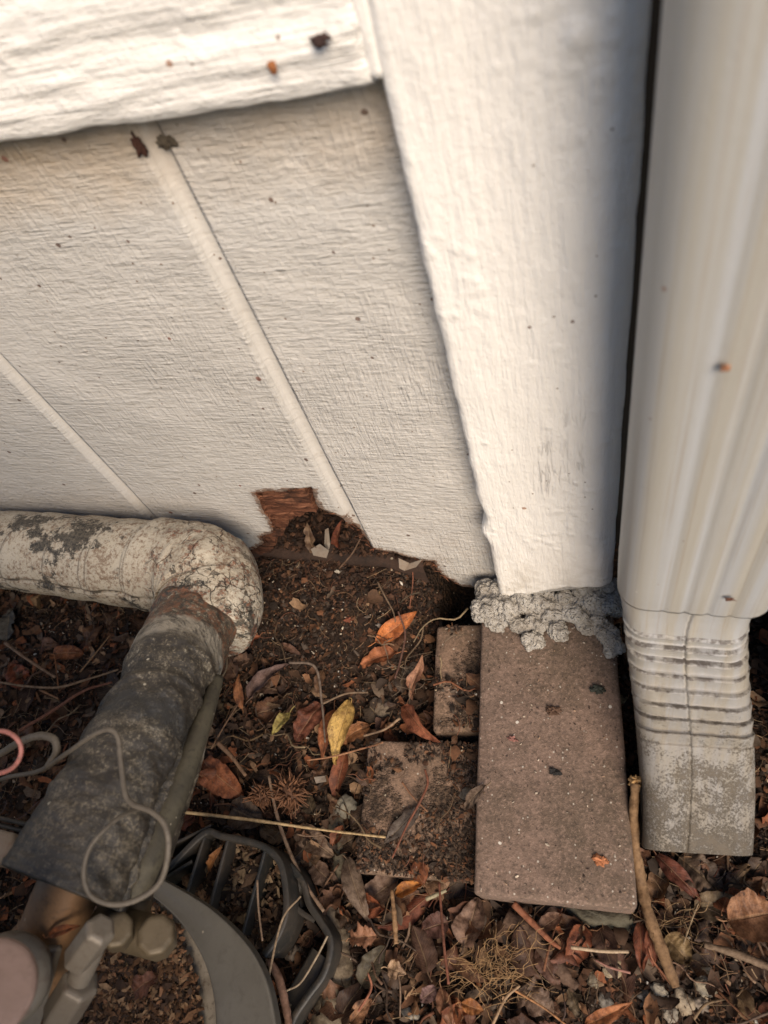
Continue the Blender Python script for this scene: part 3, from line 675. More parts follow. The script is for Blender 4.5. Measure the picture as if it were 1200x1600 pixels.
# elbow: sweep the outline along the bend; crimps bite into the front
def elbow():
    # front-surface stations (pixel y at x about 1075) with height
    st = [(.1980, .230, 0.0), (.1975, .196, 0.0), (.1955, .178, 0.0), (.189, .158, .14), (.176, .137, .38), (.158, .1145, .70), (.141, .0935, .98), (.124, .073, 1.20), (.105, .054, 1.30), (.079, .034, 1.32)]
    S = np.array(st); t = np.linspace(0, 1, len(S)); N_ = 430; tt = np.linspace(0, 1, N_); UV = []
    cs = spline([(a, b, c) for a, b, c in st], N_)
    O = rrect(DWX * .862, DWY * .93, .013, flute=False, nf=90); nO = len(O); V = []
    for k in range(N_):
        y, z, a = cs[k]; u = tt[k]
        ca, sa = math.cos(a), math.sin(a)
        sxw = 1.075 - .075 * float(sstep(.12, .30, u)) - .045 * u; xo = DX - .0022 + .0190 * float(sstep(.2, 1.0, u)); rot = .12 * float(sstep(.3, 1, u))
        fr = np.clip((-O[:, 1] / (DWY * .93 / 2)), -1, 1)           # 1 on the front, -1 on the back
        cr = 0; ph = .9; nr_ = 8; c0, c1 = .285, .70
        if c0 < u < c1:
            ph = ((u - c0) / (c1 - c0) * nr_) % 1.0
            cr = (1 - ph) ** 1.2 * min(1.0, ph / .09) * -1.0 + .40
        wob = 1 + .35 * fbm(O[:, 0] * 140 + int((u - c0) * nr_ / (c1 - c0)) * 7.7, O[:, 0] * 0, 3, 4)
        dpt = cr * .0043 * (.22 + .78 * sstep(-.2, .95, fr)) * wob
        so = .0035 - .0115 * u; ridge = .0006 * np.exp(-((O[:, 0] - so - .002) / .002) ** 2) * (fr > .9)   # folded seam
        seam = np.where(np.abs(O[:, 0] - so) < .0007, -.0010, 0) * (fr > .9)
        nx = O[:, 0] / np.maximum(1e-6, np.hypot(O[:, 0], O[:, 1] * 1.4)); 
        s = 1.0
        lx = O[:, 0] * sxw - nx * 0 + np.sign(O[:, 0]) * (np.abs(O[:, 0]) > DWX * .862 / 2 - .0015) * (-dpt * .2)
        ly = O[:, 1] + (fr > -.9) * (dpt - ridge - seam) * (fr > .2)
        # local frame: ly along (cos a, sin a) in (y,z) ; front = -ly
        px = xo + lx * math.cos(rot) - ly * ca * math.sin(rot)
        py = y + ly * ca + lx * math.sin(rot); pz = z + ly * sa * -1
        V.append(np.stack([px, py, pz + 0 * px], -1)); UV.append(np.stack([np.full(nO, 1.0 if c0 < u < c1 else 0.0), np.full(nO, ph)], -1))
    V = np.vstack(V)
    Fq = gridfaces(N_, nO, True)[:, ::-1]
    last = V[-nO:]; c = last.mean(0); inn = c + (last - c) * .965
    inn2 = V[-nO * 12:-nO * 11]; c2 = inn2.mean(0); inn2 = c2 + (inn2 - c2) * .95
    b = len(V); V = np.vstack([V, inn, inn2]); j = np.arange(nO); jj = (j + 1) % nO; a = b - nO
    Fq = np.vstack([Fq, np.stack([a + j, b + j, b + jj, a + jj], -1), np.stack([b + j, b + nO + j, b + nO + jj, b + jj], -1)])
    UV = np.vstack(UV + [np.tile([0, .9], (2 * nO, 1))])
    return make_mesh('elbow', V, Fq, MT['spout'], True, UV)
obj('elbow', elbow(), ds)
# dark round object to the right of the elbow
def lathe(name, prof, mat, parent=None, seg=40, center=(0, 0, 0), axis_=None):
    P = np.array(prof); th = np.linspace(0, 2 * np.pi, seg, endpoint=False)
    V = np.stack([P[:, 0][:, None] * np.cos(th), P[:, 0][:, None] * np.sin(th), np.repeat(P[:, 1][:, None], seg, 1)], -1).reshape(-1, 3)
    if axis_ is not None:
        q = Vector((0, 0, 1)).rotation_difference(Vector(axis_)).to_matrix(); V = V @ np.array(q).T
    V = V + np.array(center)
    return obj(name, make_mesh(name, V, gridfaces(len(P), seg, True), mat), parent)
pot = empty('plastic_pot', (.205, .185, 0), 'black round plastic pot half hidden behind the downspout elbow', 'pot')
lathe('pot_body', [(.0001, .004), (.085, .004), (.095, .15), (.0905, .15), (.082, .02), (.0001, .02)], MT['dark'], pot, 56, (.207, .185, 0))
lathe('rim', [(.0955, .150), (.101, .150), (.102, .162), (.099, .164), (.0915, .162), (.0915, .150)], MT['dark'], pot, 56, (.207, .185, 0))

# ------------------------------------------------------------------ bricks
def brick(name, tl, tr_, br, bl, z, h, mat, label, seed, bev=.003):
    P = [az(*p, z) for p in (tl, tr_, br, bl)]; c = sum(P) / 4
    ux = (P[1] - P[0] + P[2] - P[3]) / 2; uy = (P[0] - P[3] + P[1] - P[2]) / 2
    sx, sy = np.linalg.norm(ux[:2]), np.linalg.norm(uy[:2]); a = (math.atan2(ux[1], ux[0]) + math.atan2(-uy[0], uy[1])) / 2
    me = rbox_mesh(name, sx, sy, h, mat, bev, .0007, 14, seed)
    o = obj(name, me); o.location = (c[0], c[1], z - h / 2); o.rotation_euler = (0, 0, a)
    tag(o, label, 'brick', 'brown paver bricks at the foot of the wall'); return o, (c, sx, sy, a)
B1, G1 = brick('paver_brick', (744, 952), (962, 958), (993, 1420), (750, 1400), .050, .052, MT['brick'], 'largest clean brown paver brick lying lengthwise under the mortar and corner board', 1)
B2, G2 = brick('paver_brick', (680, 976), (762, 976), (764, 1143), (677, 1143), .030, .045, MT['brick_s'], 'narrow brown paver strip showing beside the largest brick, below the dark gap', 2)
B3, G3 = brick('paver_brick', (574, 1157), (765, 1160), (765, 1386), (556, 1358), .026, .045, MT['brick_s'], 'soil strewn square looking brown paver left of the largest brick', 3)
def on_brick(x, y, G, pad=0.0):
    c, sx, sy, a = G; dx, dy = x - c[0], y - c[1]; u = dx * math.cos(a) + dy * math.sin(a); v = -dx * math.sin(a) + dy * math.cos(a)
    return (np.abs(u) < sx / 2 + pad) & (np.abs(v) < sy / 2 + pad)
def top_z(x, y):
    z = gz(x, y)
    z = np.where(on_brick(x, y, G3), np.maximum(z, .0265), z); z = np.where(on_brick(x, y, G2), np.maximum(z, .0305), z); return np.where(on_brick(x, y, G1), .0505, z)
def on_top(px, py, lift=0.0):
    z = .02
    for _ in range(8):
        p = az(px, py, z); z = .5 * z + .5 * (float(top_z(p[0], p[1])) + lift)
    return az(px, py, z)

# ------------------------------------------------------------------ mortar
def mortar():
    rng = random.Random(5); bm = bmesh.new()
    pts = [(750, 955), (765, 950), (775, 972), (792, 955), (808, 975), (820, 945), (838, 970), (835, 998), (850, 935), (862, 965), (880, 925), (872, 985), (895, 955), (905, 920), (915, 975), (930, 935),
           (938, 965), (950, 990), (952, 945), (925, 912), (848, 915), (815, 935), (788, 945), (945, 915), (958, 1010)]
    for px, py in pts:
        for k in range(8):
            up = max(0, (975 - py)) / 60 * .016
            p = az(px + rng.uniform(-8, 8), py + rng.uniform(-8, 8), .053 + up * rng.uniform(.3, 1))
            r = rng.uniform(.0028, .0066)
            m = bmesh.ops.create_icosphere(bm, subdivisions=2, radius=r)
            s = Vector((rng.uniform(.8, 1.2), rng.uniform(.8, 1.2), rng.uniform(.6, 1)))
            for v in m['verts']: v.co = Vector((v.co.x * s.x, v.co.y * s.y, v.co.z * s.z)) + Vector(p)
    # bed below, so that nothing floats
    for px in range(760, 960, 14):
        for py in (925, 945):
            p = az(px, py, .052); m = bmesh.ops.create_icosphere(bm, subdivisions=1, radius=.011)
            for v in m['verts']: v.co += Vector(p)
    me = bpy.data.meshes.new('mortar_clump'); bm.to_mesh(me); bm.free(); o = obj('mortar_clump', me)
    md = o.modifiers.new('join', 'REMESH'); md.mode = 'VOXEL'; md.voxel_size = .0009; md.use_smooth_shade = True
    dg = bpy.context.evaluated_depsgraph_get(); me2 = bpy.data.meshes.new_from_object(o.evaluated_get(dg)); o.modifiers.clear(); o.data = me2
    V = np.empty(len(me2.vertices) * 3, np.float32); me2.vertices.foreach_get('co', V); V = V.reshape(-1, 3)
    Nn = np.empty(len(me2.vertices) * 3, np.float32); me2.vertex_normals.foreach_get('vector', Nn); Nn = Nn.reshape(-1, 3)
    d = .0030 * fbm(V[:, 0] * 230 + V[:, 2] * 120, V[:, 1] * 230 - V[:, 2] * 160, 4, 6) + .0016 * ridged(V[:, 0] * 420 + V[:, 2] * 200, V[:, 1] * 420, 2, 8)
    me2.vertices.foreach_set('co', (V + Nn * d[:, None]).astype(np.float32).ravel()); me2.update(); me2.materials.clear(); me2.materials.append(MT['mortar'])
    me2.polygons.foreach_set('use_smooth', np.ones(len(me2.polygons), bool))
    return tag(o, 'pale crumbly mortar squeezed between the corner board foot and the largest brick', 'mortar')
mortar()
def rock(name, px, py, r, col, label, seed, lift=0.0, sq=(1, .8, .7), cat='stone', grp=None, rough=.55, sub=4):
    if name == 'stone': r *= .86; lift -= .002; col = tuple(c * .9 for c in col)
    p = on_top(px, py, lift); o = obj(name, lump_mesh(name, r, seed, MT['stone'], sq, sub, rough), None, col); o.location = Vector(p) + Vector((0, 0, r * sq[2] * .25)); o.rotation_euler = (0, 0, seed * 1.3)
    return tag(o, label, cat, grp)
rock('concrete_chunk', 905, 1432, .033, (.11, .10, .07), 'rough mossy concrete lump sticking out below the largest brick', 12, -.018, (1.25, .42, .7), rough=.5, sub=4)

# ------------------------------------------------------------------ refrigerant line: wrapped pipe, elbow and black foam
def line_set():
    par = empty('insulated_pipe', tuple(pd(330, 905, .545)), 'dirty insulated air conditioner pipe, white wrapped along the wall then black foam', 'pipe')
    P = [pd(-420, 838, .77), pd(-200, 850, .69), pd(0, 858, .622), pd(120, 870, .592), pd(215, 880, .572), pd(280, 886, .558), pd(318, 902, .545), pd(330, 938, .533), pd(316, 985, .513)]
    SL = 1.2
    RINGS = [(c, .0022, h) for c, h in WRINGS]
    def rf(s, th, RR):
        k = np.zeros_like(RR)
        for c, wd, hh in RINGS:
            u = s + .017 * np.cos(th - 1.2) - c; k = k + hh * (sstep(0, wd, u) - sstep(wd, wd + .085, u))
        lump = .0010 * fbm(s * 18, np.cos(th) * 2 + np.sin(th) * 2, 3, 3) + .0028 * sstep(.60, .72, s) * fbm(s * 22, np.cos(th) * 2.2 + 1.7 * np.sin(th), 5, 6)
        slit = -.005 * np.exp(-((np.mod(th - SL + .03 * np.sin(s * 40), 2 * np.pi)) / .035) ** 2) * (s > .2)
        return RR + k + lump + slit
    tube('pipe_wrap', P, [.0345, .0345, .0345, .035, .0355, .038, .041, .041, .036], MT['wrap'], par, 300, 110, rf)
    P2 = [pd(322, 925, .538), pd(298, 985, .503), pd(268, 1050, .458), pd(238, 1120, .425), pd(192, 1210, .395), pd(146, 1300, .372), pd(98, 1390, .355)]
    def rf2(s, th, RR):
        k = .0030 * np.exp(-((s - .36 + .02 * np.cos(th)) / .012) ** 2) * .6 + .0022 * np.exp(-((s - .50 + .05 * np.cos(th + 1)) / .012) ** 2)
        k = k - .0035 * np.exp(-((s - .43) / .04) ** 2) + .002 * np.exp(-((s - .15 + .03 * np.cos(th + .7)) / .01) ** 2)
        slit = -.007 * np.exp(-((np.mod(th - FS + .15 * np.sin(s * 7), 2 * np.pi) - .1) / .05) ** 2) * (s > .3)
        return RR + k * .7 + .0022 * fbm(s * 30, np.cos(th) * 3 + np.sin(th) * 2, 5, 13) + slit
    FS = 4.4
    tube('foam_sleeve', P2, [.031, .0312, .0305, .0302, .0310, .0325, .0340], MT['foam'], par, 260, 110, rf2)
    # second, flattened leg of the split foam on the right
    P3 = [pd(318, 1065, .47), pd(290, 1150, .435), pd(252, 1240, .412), pd(218, 1330, .395), pd(190, 1392, .385)]
    tube('foam_flap', P3, [.010, .015, .018, .019, .017], MT['foam'], par, 90, 30, lambda s, th, RR: RR * (1 + .18 * np.cos(2 * th)) + .0012 * fbm(s * 20, np.cos(th) * 2, 3, 3))
    P4 = [pd(340, 1060, .455), pd(318, 1125, .425), pd(290, 1200, .402), pd(262, 1268, .386), pd(232, 1340, .372), pd(208, 1398, .366)]
    tube('foam_flap', P4, [.004, .0062, .0078, .0085, .008], MT['flapolive'], par, 60, 18)
    tube('copper_line', [pd(120, 1360, .372), pd(100, 1405, .372), pd(78, 1460, .375), pd(60, 1520, .38)], .017, MT['fitbrown'], par, 40, 30)
    return par
MT['flapolive'] = mat_plain('olive_foam_skin', (.070, .060, .038), .7, .85, (.024, .02, .014), ns=260)
MT['fitbrown'] = mat_plain('brown_pipe', (.22, .12, .055), .55, .5, (.06, .04, .025))
line_set()

# ------------------------------------------------------------------ wires
def wire(name, pts, r, mat, label, cat='wire', n=90):
    P = [pd(*p) for p in pts]; o = tube(name, P, r, mat, None, n, 10, lambda q, th, RR: RR * (1 + .16 * fbm(q * 60, np.cos(th) * 2, 4, 5))); return tag(o, label, cat)
wire('loose_wire', [(-40, 1235, .47), (10, 1215, .43), (60, 1205, .40), (100, 1180, .375), (140, 1152, .357), (168, 1140, .352), (184, 1152, .35), (190, 1200, .345), (200, 1250, .338), (236, 1268, .335), (258, 1290, .332), (263, 1330, .33), (250, 1378, .33), (215, 1405, .328), (175, 1413, .326),
     (143, 1400, .325), (131, 1370, .325), (138, 1330, .328), (160, 1300, .332), (190, 1275, .34), (222, 1262, .355)], [.0013, .0014, .0014, .0010], MT['wire'], 'dusty grey wire bent over the black foam and looped into a ring', n=160)
wire('loose_wire', [(-30, 1190, .44), (0, 1178, .42), (30, 1160, .40), (60, 1150, .39), (84, 1155, .385), (88, 1175, .385), (75, 1198, .39)], .0022, MT['wire'], 'short grey hooked wire end behind the pink wire')
wire('pink_wire', [(-30, 1150, .34), (0, 1142, .335), (22, 1150, .33), (33, 1168, .33), (28, 1190, .33), (10, 1205, .335), (-30, 1214, .34)], .0011, MT['pink'], 'curled pink wire poking in at the left edge of the view')

# ------------------------------------------------------------------ condenser base, pad and valves
def strip(name, outer, inner_, z, t, mat, parent):
    """flat curved bar between two pixel outlines at height z"""
    A = spline([az(*p, z) for p in outer], 60); Bq = spline([az(*p, z) for p in inner_], 60)
    rows = [A - [0, 0, t], A - [0, 0, .0015], A, A + (Bq - A) * .03 + [0, 0, .0012], A + (Bq - A) * .08, Bq + (A - Bq) * .08, Bq + (A - Bq) * .03 + [0, 0, .001], Bq, Bq - [0, 0, t]]
    V = np.stack(rows, 1).reshape(-1, 3); return obj(name, make_mesh(name, V, gridfaces(60, len(rows)), mat), parent)
base = empty('condenser_base', tuple(az(300, 1560, .05)), 'grey rimmed round base pan of the air conditioner, filled with debris', 'base pan')
OUT = [(150, 1335), (205, 1352), (268, 1382), (330, 1420), (382, 1470), (412, 1520), (428, 1580), (436, 1660), (430, 1800)]
INN = [(130, 1368), (195, 1378), (240, 1402), (285, 1445), (316, 1495), (332, 1545), (338, 1600), (338, 1670), (330, 1800)]
strip('rim', OUT, INN, .066, .009, MT['pan'], base)
fl = [az(*p, .052) for p in INN]; fl = spline(fl, 50); cen = az(120, 1640, .052)
V = [cen]; 
for k in range(1, 24):
    for q in fl: V.append(cen + (q - cen) * k / 23 * 1.03 + np.array([0, 0, .004 * float(fbm(q[0] * 30 * k / 23, q[1] * 30 * k / 23, 3, 2))]))
Fc = [(0, 1 + j, 2 + j) for j in range(49)]
for k in range(22):
    for j in range(49): a = 1 + k * 50 + j; Fc.append((a, a + 50, a + 51, a + 1))
obj('pan_floor', make_mesh('pan_floor', V, Fc, MT['panin']), base)
pad = empty('equipment_pad', tuple(az(380, 1400, .04)), 'black open ribbed plastic pad under the air conditioner base', 'equipment pad')
ZP = .046
def bar(name, pts, wpx, z0, z1, mat, parent, n=40):
    c = spline([az(*p, z1) for p in pts], n); T = np.gradient(c, axis=0); T /= np.linalg.norm(T, axis=1)[:, None]; S = np.stack([-T[:, 1], T[:, 0], 0 * T[:, 0]], -1) * (wpx / 2100 / 2)
    e = S * .25
    rows = [c + S - [0, 0, z1 - z0], c + S - [0, 0, .001], c + S - e * .9 , c - S + e * .9, c - S - [0, 0, .001], c - S - [0, 0, z1 - z0]]
    return obj(name, make_mesh(name, np.stack(rows, 1).reshape(-1, 3), gridfaces(n, 6)[:, ::-1], mat), parent)
bar('pad_edge', [(215, 1385), (262, 1355), (318, 1302), (345, 1306), (400, 1318), (432, 1340), (444, 1375), (446, 1425), (432, 1465), (412, 1492)], 10, .012, ZP, MT['dark'], pad, 70)
for a, b_ in (((319, 1306), (290, 1400)), ((355, 1314), (325, 1425)), ((414, 1328), (378, 1460)), ((262, 1352), (300, 1325)), ((255, 1372), (300, 1345)), ((246, 1330), (330, 1290))):
    bar('rib', [a, ((a[0] + b_[0]) / 2, (a[1] + b_[1]) / 2), b_], 5, .020, ZP - .003, MT['dark'], pad, 6)
bar('pad_edge', [(452, 1352), (472, 1378), (482, 1412), (500, 1440), (516, 1472), (506, 1520), (478, 1560), (455, 1600), (440, 1680)], 10, .0, .03, MT['dark'], pad, 60)
bar('pad_web', [(446, 1400), (470, 1425), (492, 1438)], 8, .0, .028, MT['dark'], pad, 8)
bar('pad_web', [(463, 1372), (455, 1400), (462, 1424)], 26, .0, .024, MT['dark'], pad, 8)
bar('pad_web', [(500, 1490), (478, 1530), (450, 1580)], 30, .0, .022, MT['dark'], pad, 8)

ac = empty('unseen_air_conditioner', (-.50, -.62, .06), 'grey louvred air conditioner cabinet out of view, added to shade the lower wall', 'air conditioner')  # unseen cabinet implied by the base pan, added to shade the lower wall
box('cabinet', -.96, -.06, -.95, -.31, .066, .74, MT['pan'], ac, .03)
box('top_cover', -.97, -.05, -.96, -.30, .742, .765, MT['pan'], ac, .008)
for k in range(18): box('louvre', -.90, -.12, -.3085, -.300, .12 + k * .033, .138 + k * .033, MT['pan'], ac, .002)
val = empty('service_valve', tuple(pd(130, 1500, .34)), 'blurred grey and brass service valve with hexagonal caps at the lower left', 'valve')
def hexbar(name, p0, p1, r, mat, seg=6, bev=.18):
    p0 = np.array(p0); p1 = np.array(p1); a = p1 - p0; L = np.linalg.norm(a)
    prof = [(.0001, 0), (r * (1 - bev), 0), (r, r * bev), (r, L - r * bev), (r * (1 - bev), L), (.0001, L)]
    o = lathe(name, prof, mat, val, seg, p0, a)
    if seg <= 8: o.data.polygons.foreach_set('use_smooth', np.zeros(len(o.data.polygons), bool)); 
    md = o.modifiers.new('soft', 'BEVEL'); md.width = r * .12; md.segments = 2
    return o
hexbar('hex_cap', pd(120, 1502, .335), pd(160, 1448, .325), .0078, MT['cap'], 6, .25)
hexbar('stem', pd(116, 1545, .34), pd(146, 1480, .335), .0058, MT['cap'], 24)
hexbar('flare_nut', pd(92, 1590, .345), pd(128, 1532, .338), .0098, MT['cap'], 6)
hexbar('valve_body', pd(150, 1440, .385), pd(262, 1470, .375), .0105, MT['fit'], 24)
hexbar('brass_cap', pd(186, 1462, .372), pd(182, 1452, .345), .0085, MT['fit'], 8)
hexbar('brass_cap', pd(250, 1470, .375), pd(243, 1460, .345), .0098, MT['fit'], 8)
hexbar('valve_body', pd(215, 1390, .40), pd(200, 1470, .385), .0095, MT['fit'], 24)
hexbar('large_cap', pd(-20, 1572, .33), pd(-18, 1545, .262), .0172, MT['pinkcap'], 48, .10)
hexbar('collar', pd(-6, 1552, .36), pd(12, 1528, .33), .021, MT['cap'], 40)
hexbar('bracket', pd(30, 1640, .37), pd(78, 1470, .36), .0080, MT['cap'], 4)
lv = empty('louvred_panel', tuple(pd(10, 1295, .47)), 'dark slatted plastic piece at the left edge behind the black foam', 'vent')
for k in range(6):
    a = pd(-70, 1262 + k * 11, .46); b_ = pd(58, 1292 + k * 11, .46)
    tube('slat', [a, (a + b_) / 2, b_], .0017, MT['dark'], lv, 8, 6)
hexn = lathe('plastic_nut', [(.0001, 0), (.009, 0), (.010, .002), (.010, .010), (.008, .012), (.0001, .012)], MT['flake'], None, 6, pd(14, 1330, .40), (.1, .1, 1)); tag(hexn, 'off white plastic nut beside the lower end of the black foam', 'nut')

# ------------------------------------------------------------------ leaves
def leaf_mesh(name, L, W, fold=.5, arch=.25, twist=0.0, curl=0.0, seed=0, lobes=0.0, kind=0, petiole=.22, broken=False, nu=26, nv=9):
    u = np.linspace(0, 1, nu); v = np.linspace(-1, 1, nv); U, Vv = np.meshgrid(u, v, indexing='ij')
    rs = np.random.RandomState(seed)
    if kind == 0: wd = np.sin(np.pi * u ** .85) ** .8 * (1 - .25 * u)
    elif kind == 1: wd = np.sin(np.pi * u ** .7) ** .55
    else: wd = np.sin(np.pi * u ** 1.1) ** .6
    wd = wd / wd.max() * W / 2
    edge = 1 + (.10 + lobes) * fbm(U * 5 + seed, np.sign(Vv) * .9, 4, seed) * 1.7 * np.abs(Vv)
    if lobes > .2: edge = edge * (1 - .16 * np.abs(Vv) * (1 + np.cos(U * 2 * np.pi * 4 + seed)) / 2)
    x = (U - .5) * L; y = Vv * wd[:, None] * edge
    if broken:
        cutp = .62 + .25 * fbm(Vv * 2.2 + seed, U * 0, 3, seed + 3); x = (np.minimum(U, cutp) - .5) * L
    z = fold * np.abs(y) - arch * L * ((U - .5) ** 2) * 2 + .16 * W * fbm(U * 4 + seed, Vv * 1.5, 4, seed + 1)
    z = z + curl * (Vv ** 2) * W * .5 * np.sign(1) + .25 * W * np.abs(Vv) * fbm(U * 7 - seed, Vv * 0 + np.sign(Vv), 2, seed + 2)
    ang = twist * (U - .5); y2 = y * np.cos(ang) - z * np.sin(ang); z2 = y * np.sin(ang) + z * np.cos(ang)
    V = np.stack([x, y2, z2], -1).reshape(-1, 3); uv = np.stack([U, (Vv + 1) / 2], -1).reshape(-1, 2)
    Fc = [tuple(f) for f in gridfaces(nu, nv)[:, ::-1]]
    if petiole > 0:
        p0 = np.array([-.5 * L, 0, z[0, nv // 2]]); r = max(.00035, W * .018)
        P = [p0 + [.06 * L, 0, 0], p0 + [-petiole * L * .5, rs.uniform(-.04, .04) * L, .02 * L], p0 + [-petiole * L, rs.uniform(-.1, .1) * L, -.01 * L]]
        TV, TF = tube_arrays(P, [r, r, r * 1.4], 6, 4); b = len(V)
        V = np.vstack([V, TV]); uv = np.vstack([uv, np.tile([.5, .5], (len(TV), 1))]); Fc += [tuple(i + b for i in f) for f in TF]
    return make_mesh(name, V, Fc, MT['leaf'], True, uv)
ORANGE, RUST, BROWN, TAN, GREY, DARK, YEL, RED = (.50, .17, .055), (.27, .085, .035), (.15, .075, .042), (.30, .19, .11), (.17, .125, .095), (.075, .045, .030), (.62, .40, .12), (.19, .05, .03)
_hs = [100]
def hero(p0, p1, wpx, col, label, lift=.007, z0=None, z1=None, roll=0.0, fold=.45, arch=.25, twist=0.0, curl=0.0, lobes=0.0, kind=0, pet=.2, broken=False, depth=None, name='dead_leaf', cat='leaf', dz=0.0):
    _hs[0] += 1; s = _hs[0]
    A = np.array(pd(*p0, depth)) if depth else on_top(*p0, lift); Bq = np.array(pd(*p1, depth)) if depth else on_top(*p1, lift)
    if dz:                                        # stand the tip up: same sight line, higher
        Bq = az(*p1, Bq[2] + dz)
    if z0 is not None: A = az(*p0, z0)
    if z1 is not None: Bq = az(*p1, z1)
    ax = Bq - A; L = float(np.linalg.norm(ax)); mid = (A + Bq) / 2
    dist = (mid - np.array([0, 0, CAM_Z])) @ R[:, 2]; W = wpx / F * dist
    me = leaf_mesh(name, L, W, fold, arch, twist, curl, s, lobes, kind, pet, broken, 34, 13)
    o = obj(name, me, None, col)
    X = Vector(ax).normalized(); up = Vector((0, 0, 1)); Yv = up.cross(X).normalized(); Zv = X.cross(Yv)
    M = Matrix((X, Yv, Zv)).transposed().to_4x4(); o.matrix_world = Matrix.Translation(Vector(mid)) @ M @ Matrix.Rotation(roll, 4, 'X')
    return tag(o, label, cat)
H = hero
H((586, 1004), (651, 956), 30, (.60, .20, .06), 'bright orange folded leaf standing on the dark soil mound', dz=.018, roll=.5, fold=.7)
H((620, 1016), (557, 1040), 29, (.42, .15, .06), 'spotted orange brown leaf lying just below the bright orange folded leaf', lift=.010, roll=.2)
H((547, 1090), (517, 1192), 34, YEL, 'large bright yellow leaf with a long pointed tip', lift=.016, twist=.7, fold=.4, pet=.02)
H((520, 1105), (500, 1185), 24, (.36, .13, .05), 'rust leaf tucked under the left side of the large yellow leaf', lift=.012)
H((452, 1112), (424, 1146), 20, (.48, .40, .12), 'small pale yellow green leaf', lift=.014, pet=.3)
H((502, 1098), (458, 1158), 38, (.22, .075, .04), 'wide red brown leaf between the yellow green leaf and the large yellow leaf', lift=.009, kind=1)
H((576, 1132), (530, 1160), 28, (.38, .17, .07), 'orange brown blunt leaf to the right of the large yellow leaf', lift=.010, kind=1, lobes=.1)
H((626, 1098), (678, 1162), 27, (.42, .15, .075), 'curved rust orange leaf hanging onto the corner of the soiled brick', lift=.014, roll=.4, curl=.3, twist=.8)
H((636, 1092), (662, 1026), 22, (.38, .19, .11), 'twisted torn tan orange leaf with a long upright tip', dz=.02, lift=.012, lobes=.3, twist=1.4)
H((402, 992), (369, 1022), 16, (.38, .12, .05), 'small orange leaf against the right side of the pipe elbow', lift=.02)
H((79, 1022), (130, 1020), 27, (.34, .13, .05), 'orange oval leaf in the litter under the white wrapped pipe', lift=.008, arch=.1, kind=1)
H((14, 1040), (52, 1082), 34, (.30, .09, .04), 'broken rust leaf near the left edge, below the grey leaf', lift=.008, broken=True)
H((6, 998), (18, 948), 34, (.14, .12, .085), 'grey pointed leaf under the left end of the wrapped pipe', lift=.012, kind=1)
H((60, 1012), (90, 1006), 26, (.20, .11, .07), 'brown blunt leaf touching the left end of the orange oval leaf', lift=.004)
H((376, 1108), (371, 1052), 15, (.40, .17, .07), 'slim orange tan leaf pointing up beside the black foam', lift=.010)
H((385, 1090), (446, 1036), 24, (.20, .13, .11), 'grey purple curled leaf beside the top of the soil mound', lift=.010, fold=.9, curl=.4)
H((402, 1082), (432, 1050), 14, (.15, .10, .08), 'narrow dark curl lying under the grey purple curled leaf', lift=.004, fold=1.0)
H((312, 1186), (376, 1244), 44, (.34, .12, .05), 'broad rust orange leaf with dark holes right of the black foam', lift=.012, kind=1, lobes=.15)
H((360, 1262), (412, 1286), 46, (.12, .085, .06), 'dark round grey brown leaf below the broad rust orange leaf', lift=.012, kind=1, curl=.2)
H((398, 1070), (440, 1080), 22, (.15, .09, .06), 'small dull brown leaf in the middle of the litter', lift=.006, kind=1)
H((538, 1336), (574, 1442), 33, (.21, .15, .105), 'long dry grey tan leaf below the left corner of the soiled brick', lift=.012, fold=.5, pet=.05)
H((616, 1398), (662, 1378), 20, (.52, .21, .05), 'bright orange curled leaf just below the soiled brick', lift=.010, curl=.6, arch=.6)
H((570, 1412), (622, 1372), 40, (.20, .13, .09), 'crumpled brown leaf under the lower edge of the soiled brick', lift=.008, kind=1, curl=.4)
H((724, 1478), (748, 1402), 44, (.20, .12, .08), 'large brown grey leaf propped below the corner of the largest brick', lift=.012, kind=1, fold=.6, twist=.4)
H((546, 1466), (588, 1462), 34, (.30, .145, .08), 'blunt orange brown leaf scrap beside the thick root', lift=.012, kind=1, lobes=.3)
H((562, 1540), (600, 1478), 36, (.10, .085, .055), 'dark olive leaf in the lower middle', lift=.008, kind=1)
H((604, 1512), (634, 1522), 25, (.42, .28, .17), 'small pale tan leaf scrap in the lower middle', lift=.014, lobes=.35, pet=.3)
H((1024, 1332), (1097, 1408), 28, (.17, .055, .032), 'long smooth dark red leaf under the downspout mouth', lift=.012, arch=.3)
H((1062, 1338), (1130, 1398), 54, (.15, .105, .07), 'broad grey brown leaf under the downspout mouth', lift=.006, kind=1)
H((1085, 1418), (1158, 1412), 40, (.20, .15, .09), 'pale crumpled leaf below the broad grey brown leaf', lift=.005, kind=1, curl=.3)
H((1138, 1438), (1212, 1425), 66, (.30, .15, .075), 'large wrinkled orange brown leaf at the right edge', lift=.014, kind=1, lobes=.12, curl=.3)
H((1000, 1438), (1004, 1522), 24, (.22, .07, .035), 'dark red leaf left of the right hand stick', lift=.010, fold=.7)
H((1014, 1448), (1022, 1512), 20, (.25, .085, .045), 'narrow red leaf touching the right hand stick', lift=.010, fold=.8)
H((1040, 1462), (1078, 1505), 40, (.22, .15, .07), 'curled ochre leaf right of the right hand stick', lift=.006, curl=.6, kind=1)
H((910, 1606), (986, 1568), 24, (.40, .155, .06), 'pointed orange leaf cut by the bottom edge', lift=.014, dz=.01)
H((838, 1482), (876, 1545), 30, (.17, .09, .06), 'pink brown pointed leaf under the slanting brown stick', lift=.008)
H((812, 1545), (866, 1586), 46, (.17, .11, .075), 'ragged brown leaf near the bottom right of the root tangle', lift=.008, lobes=.35, kind=1)
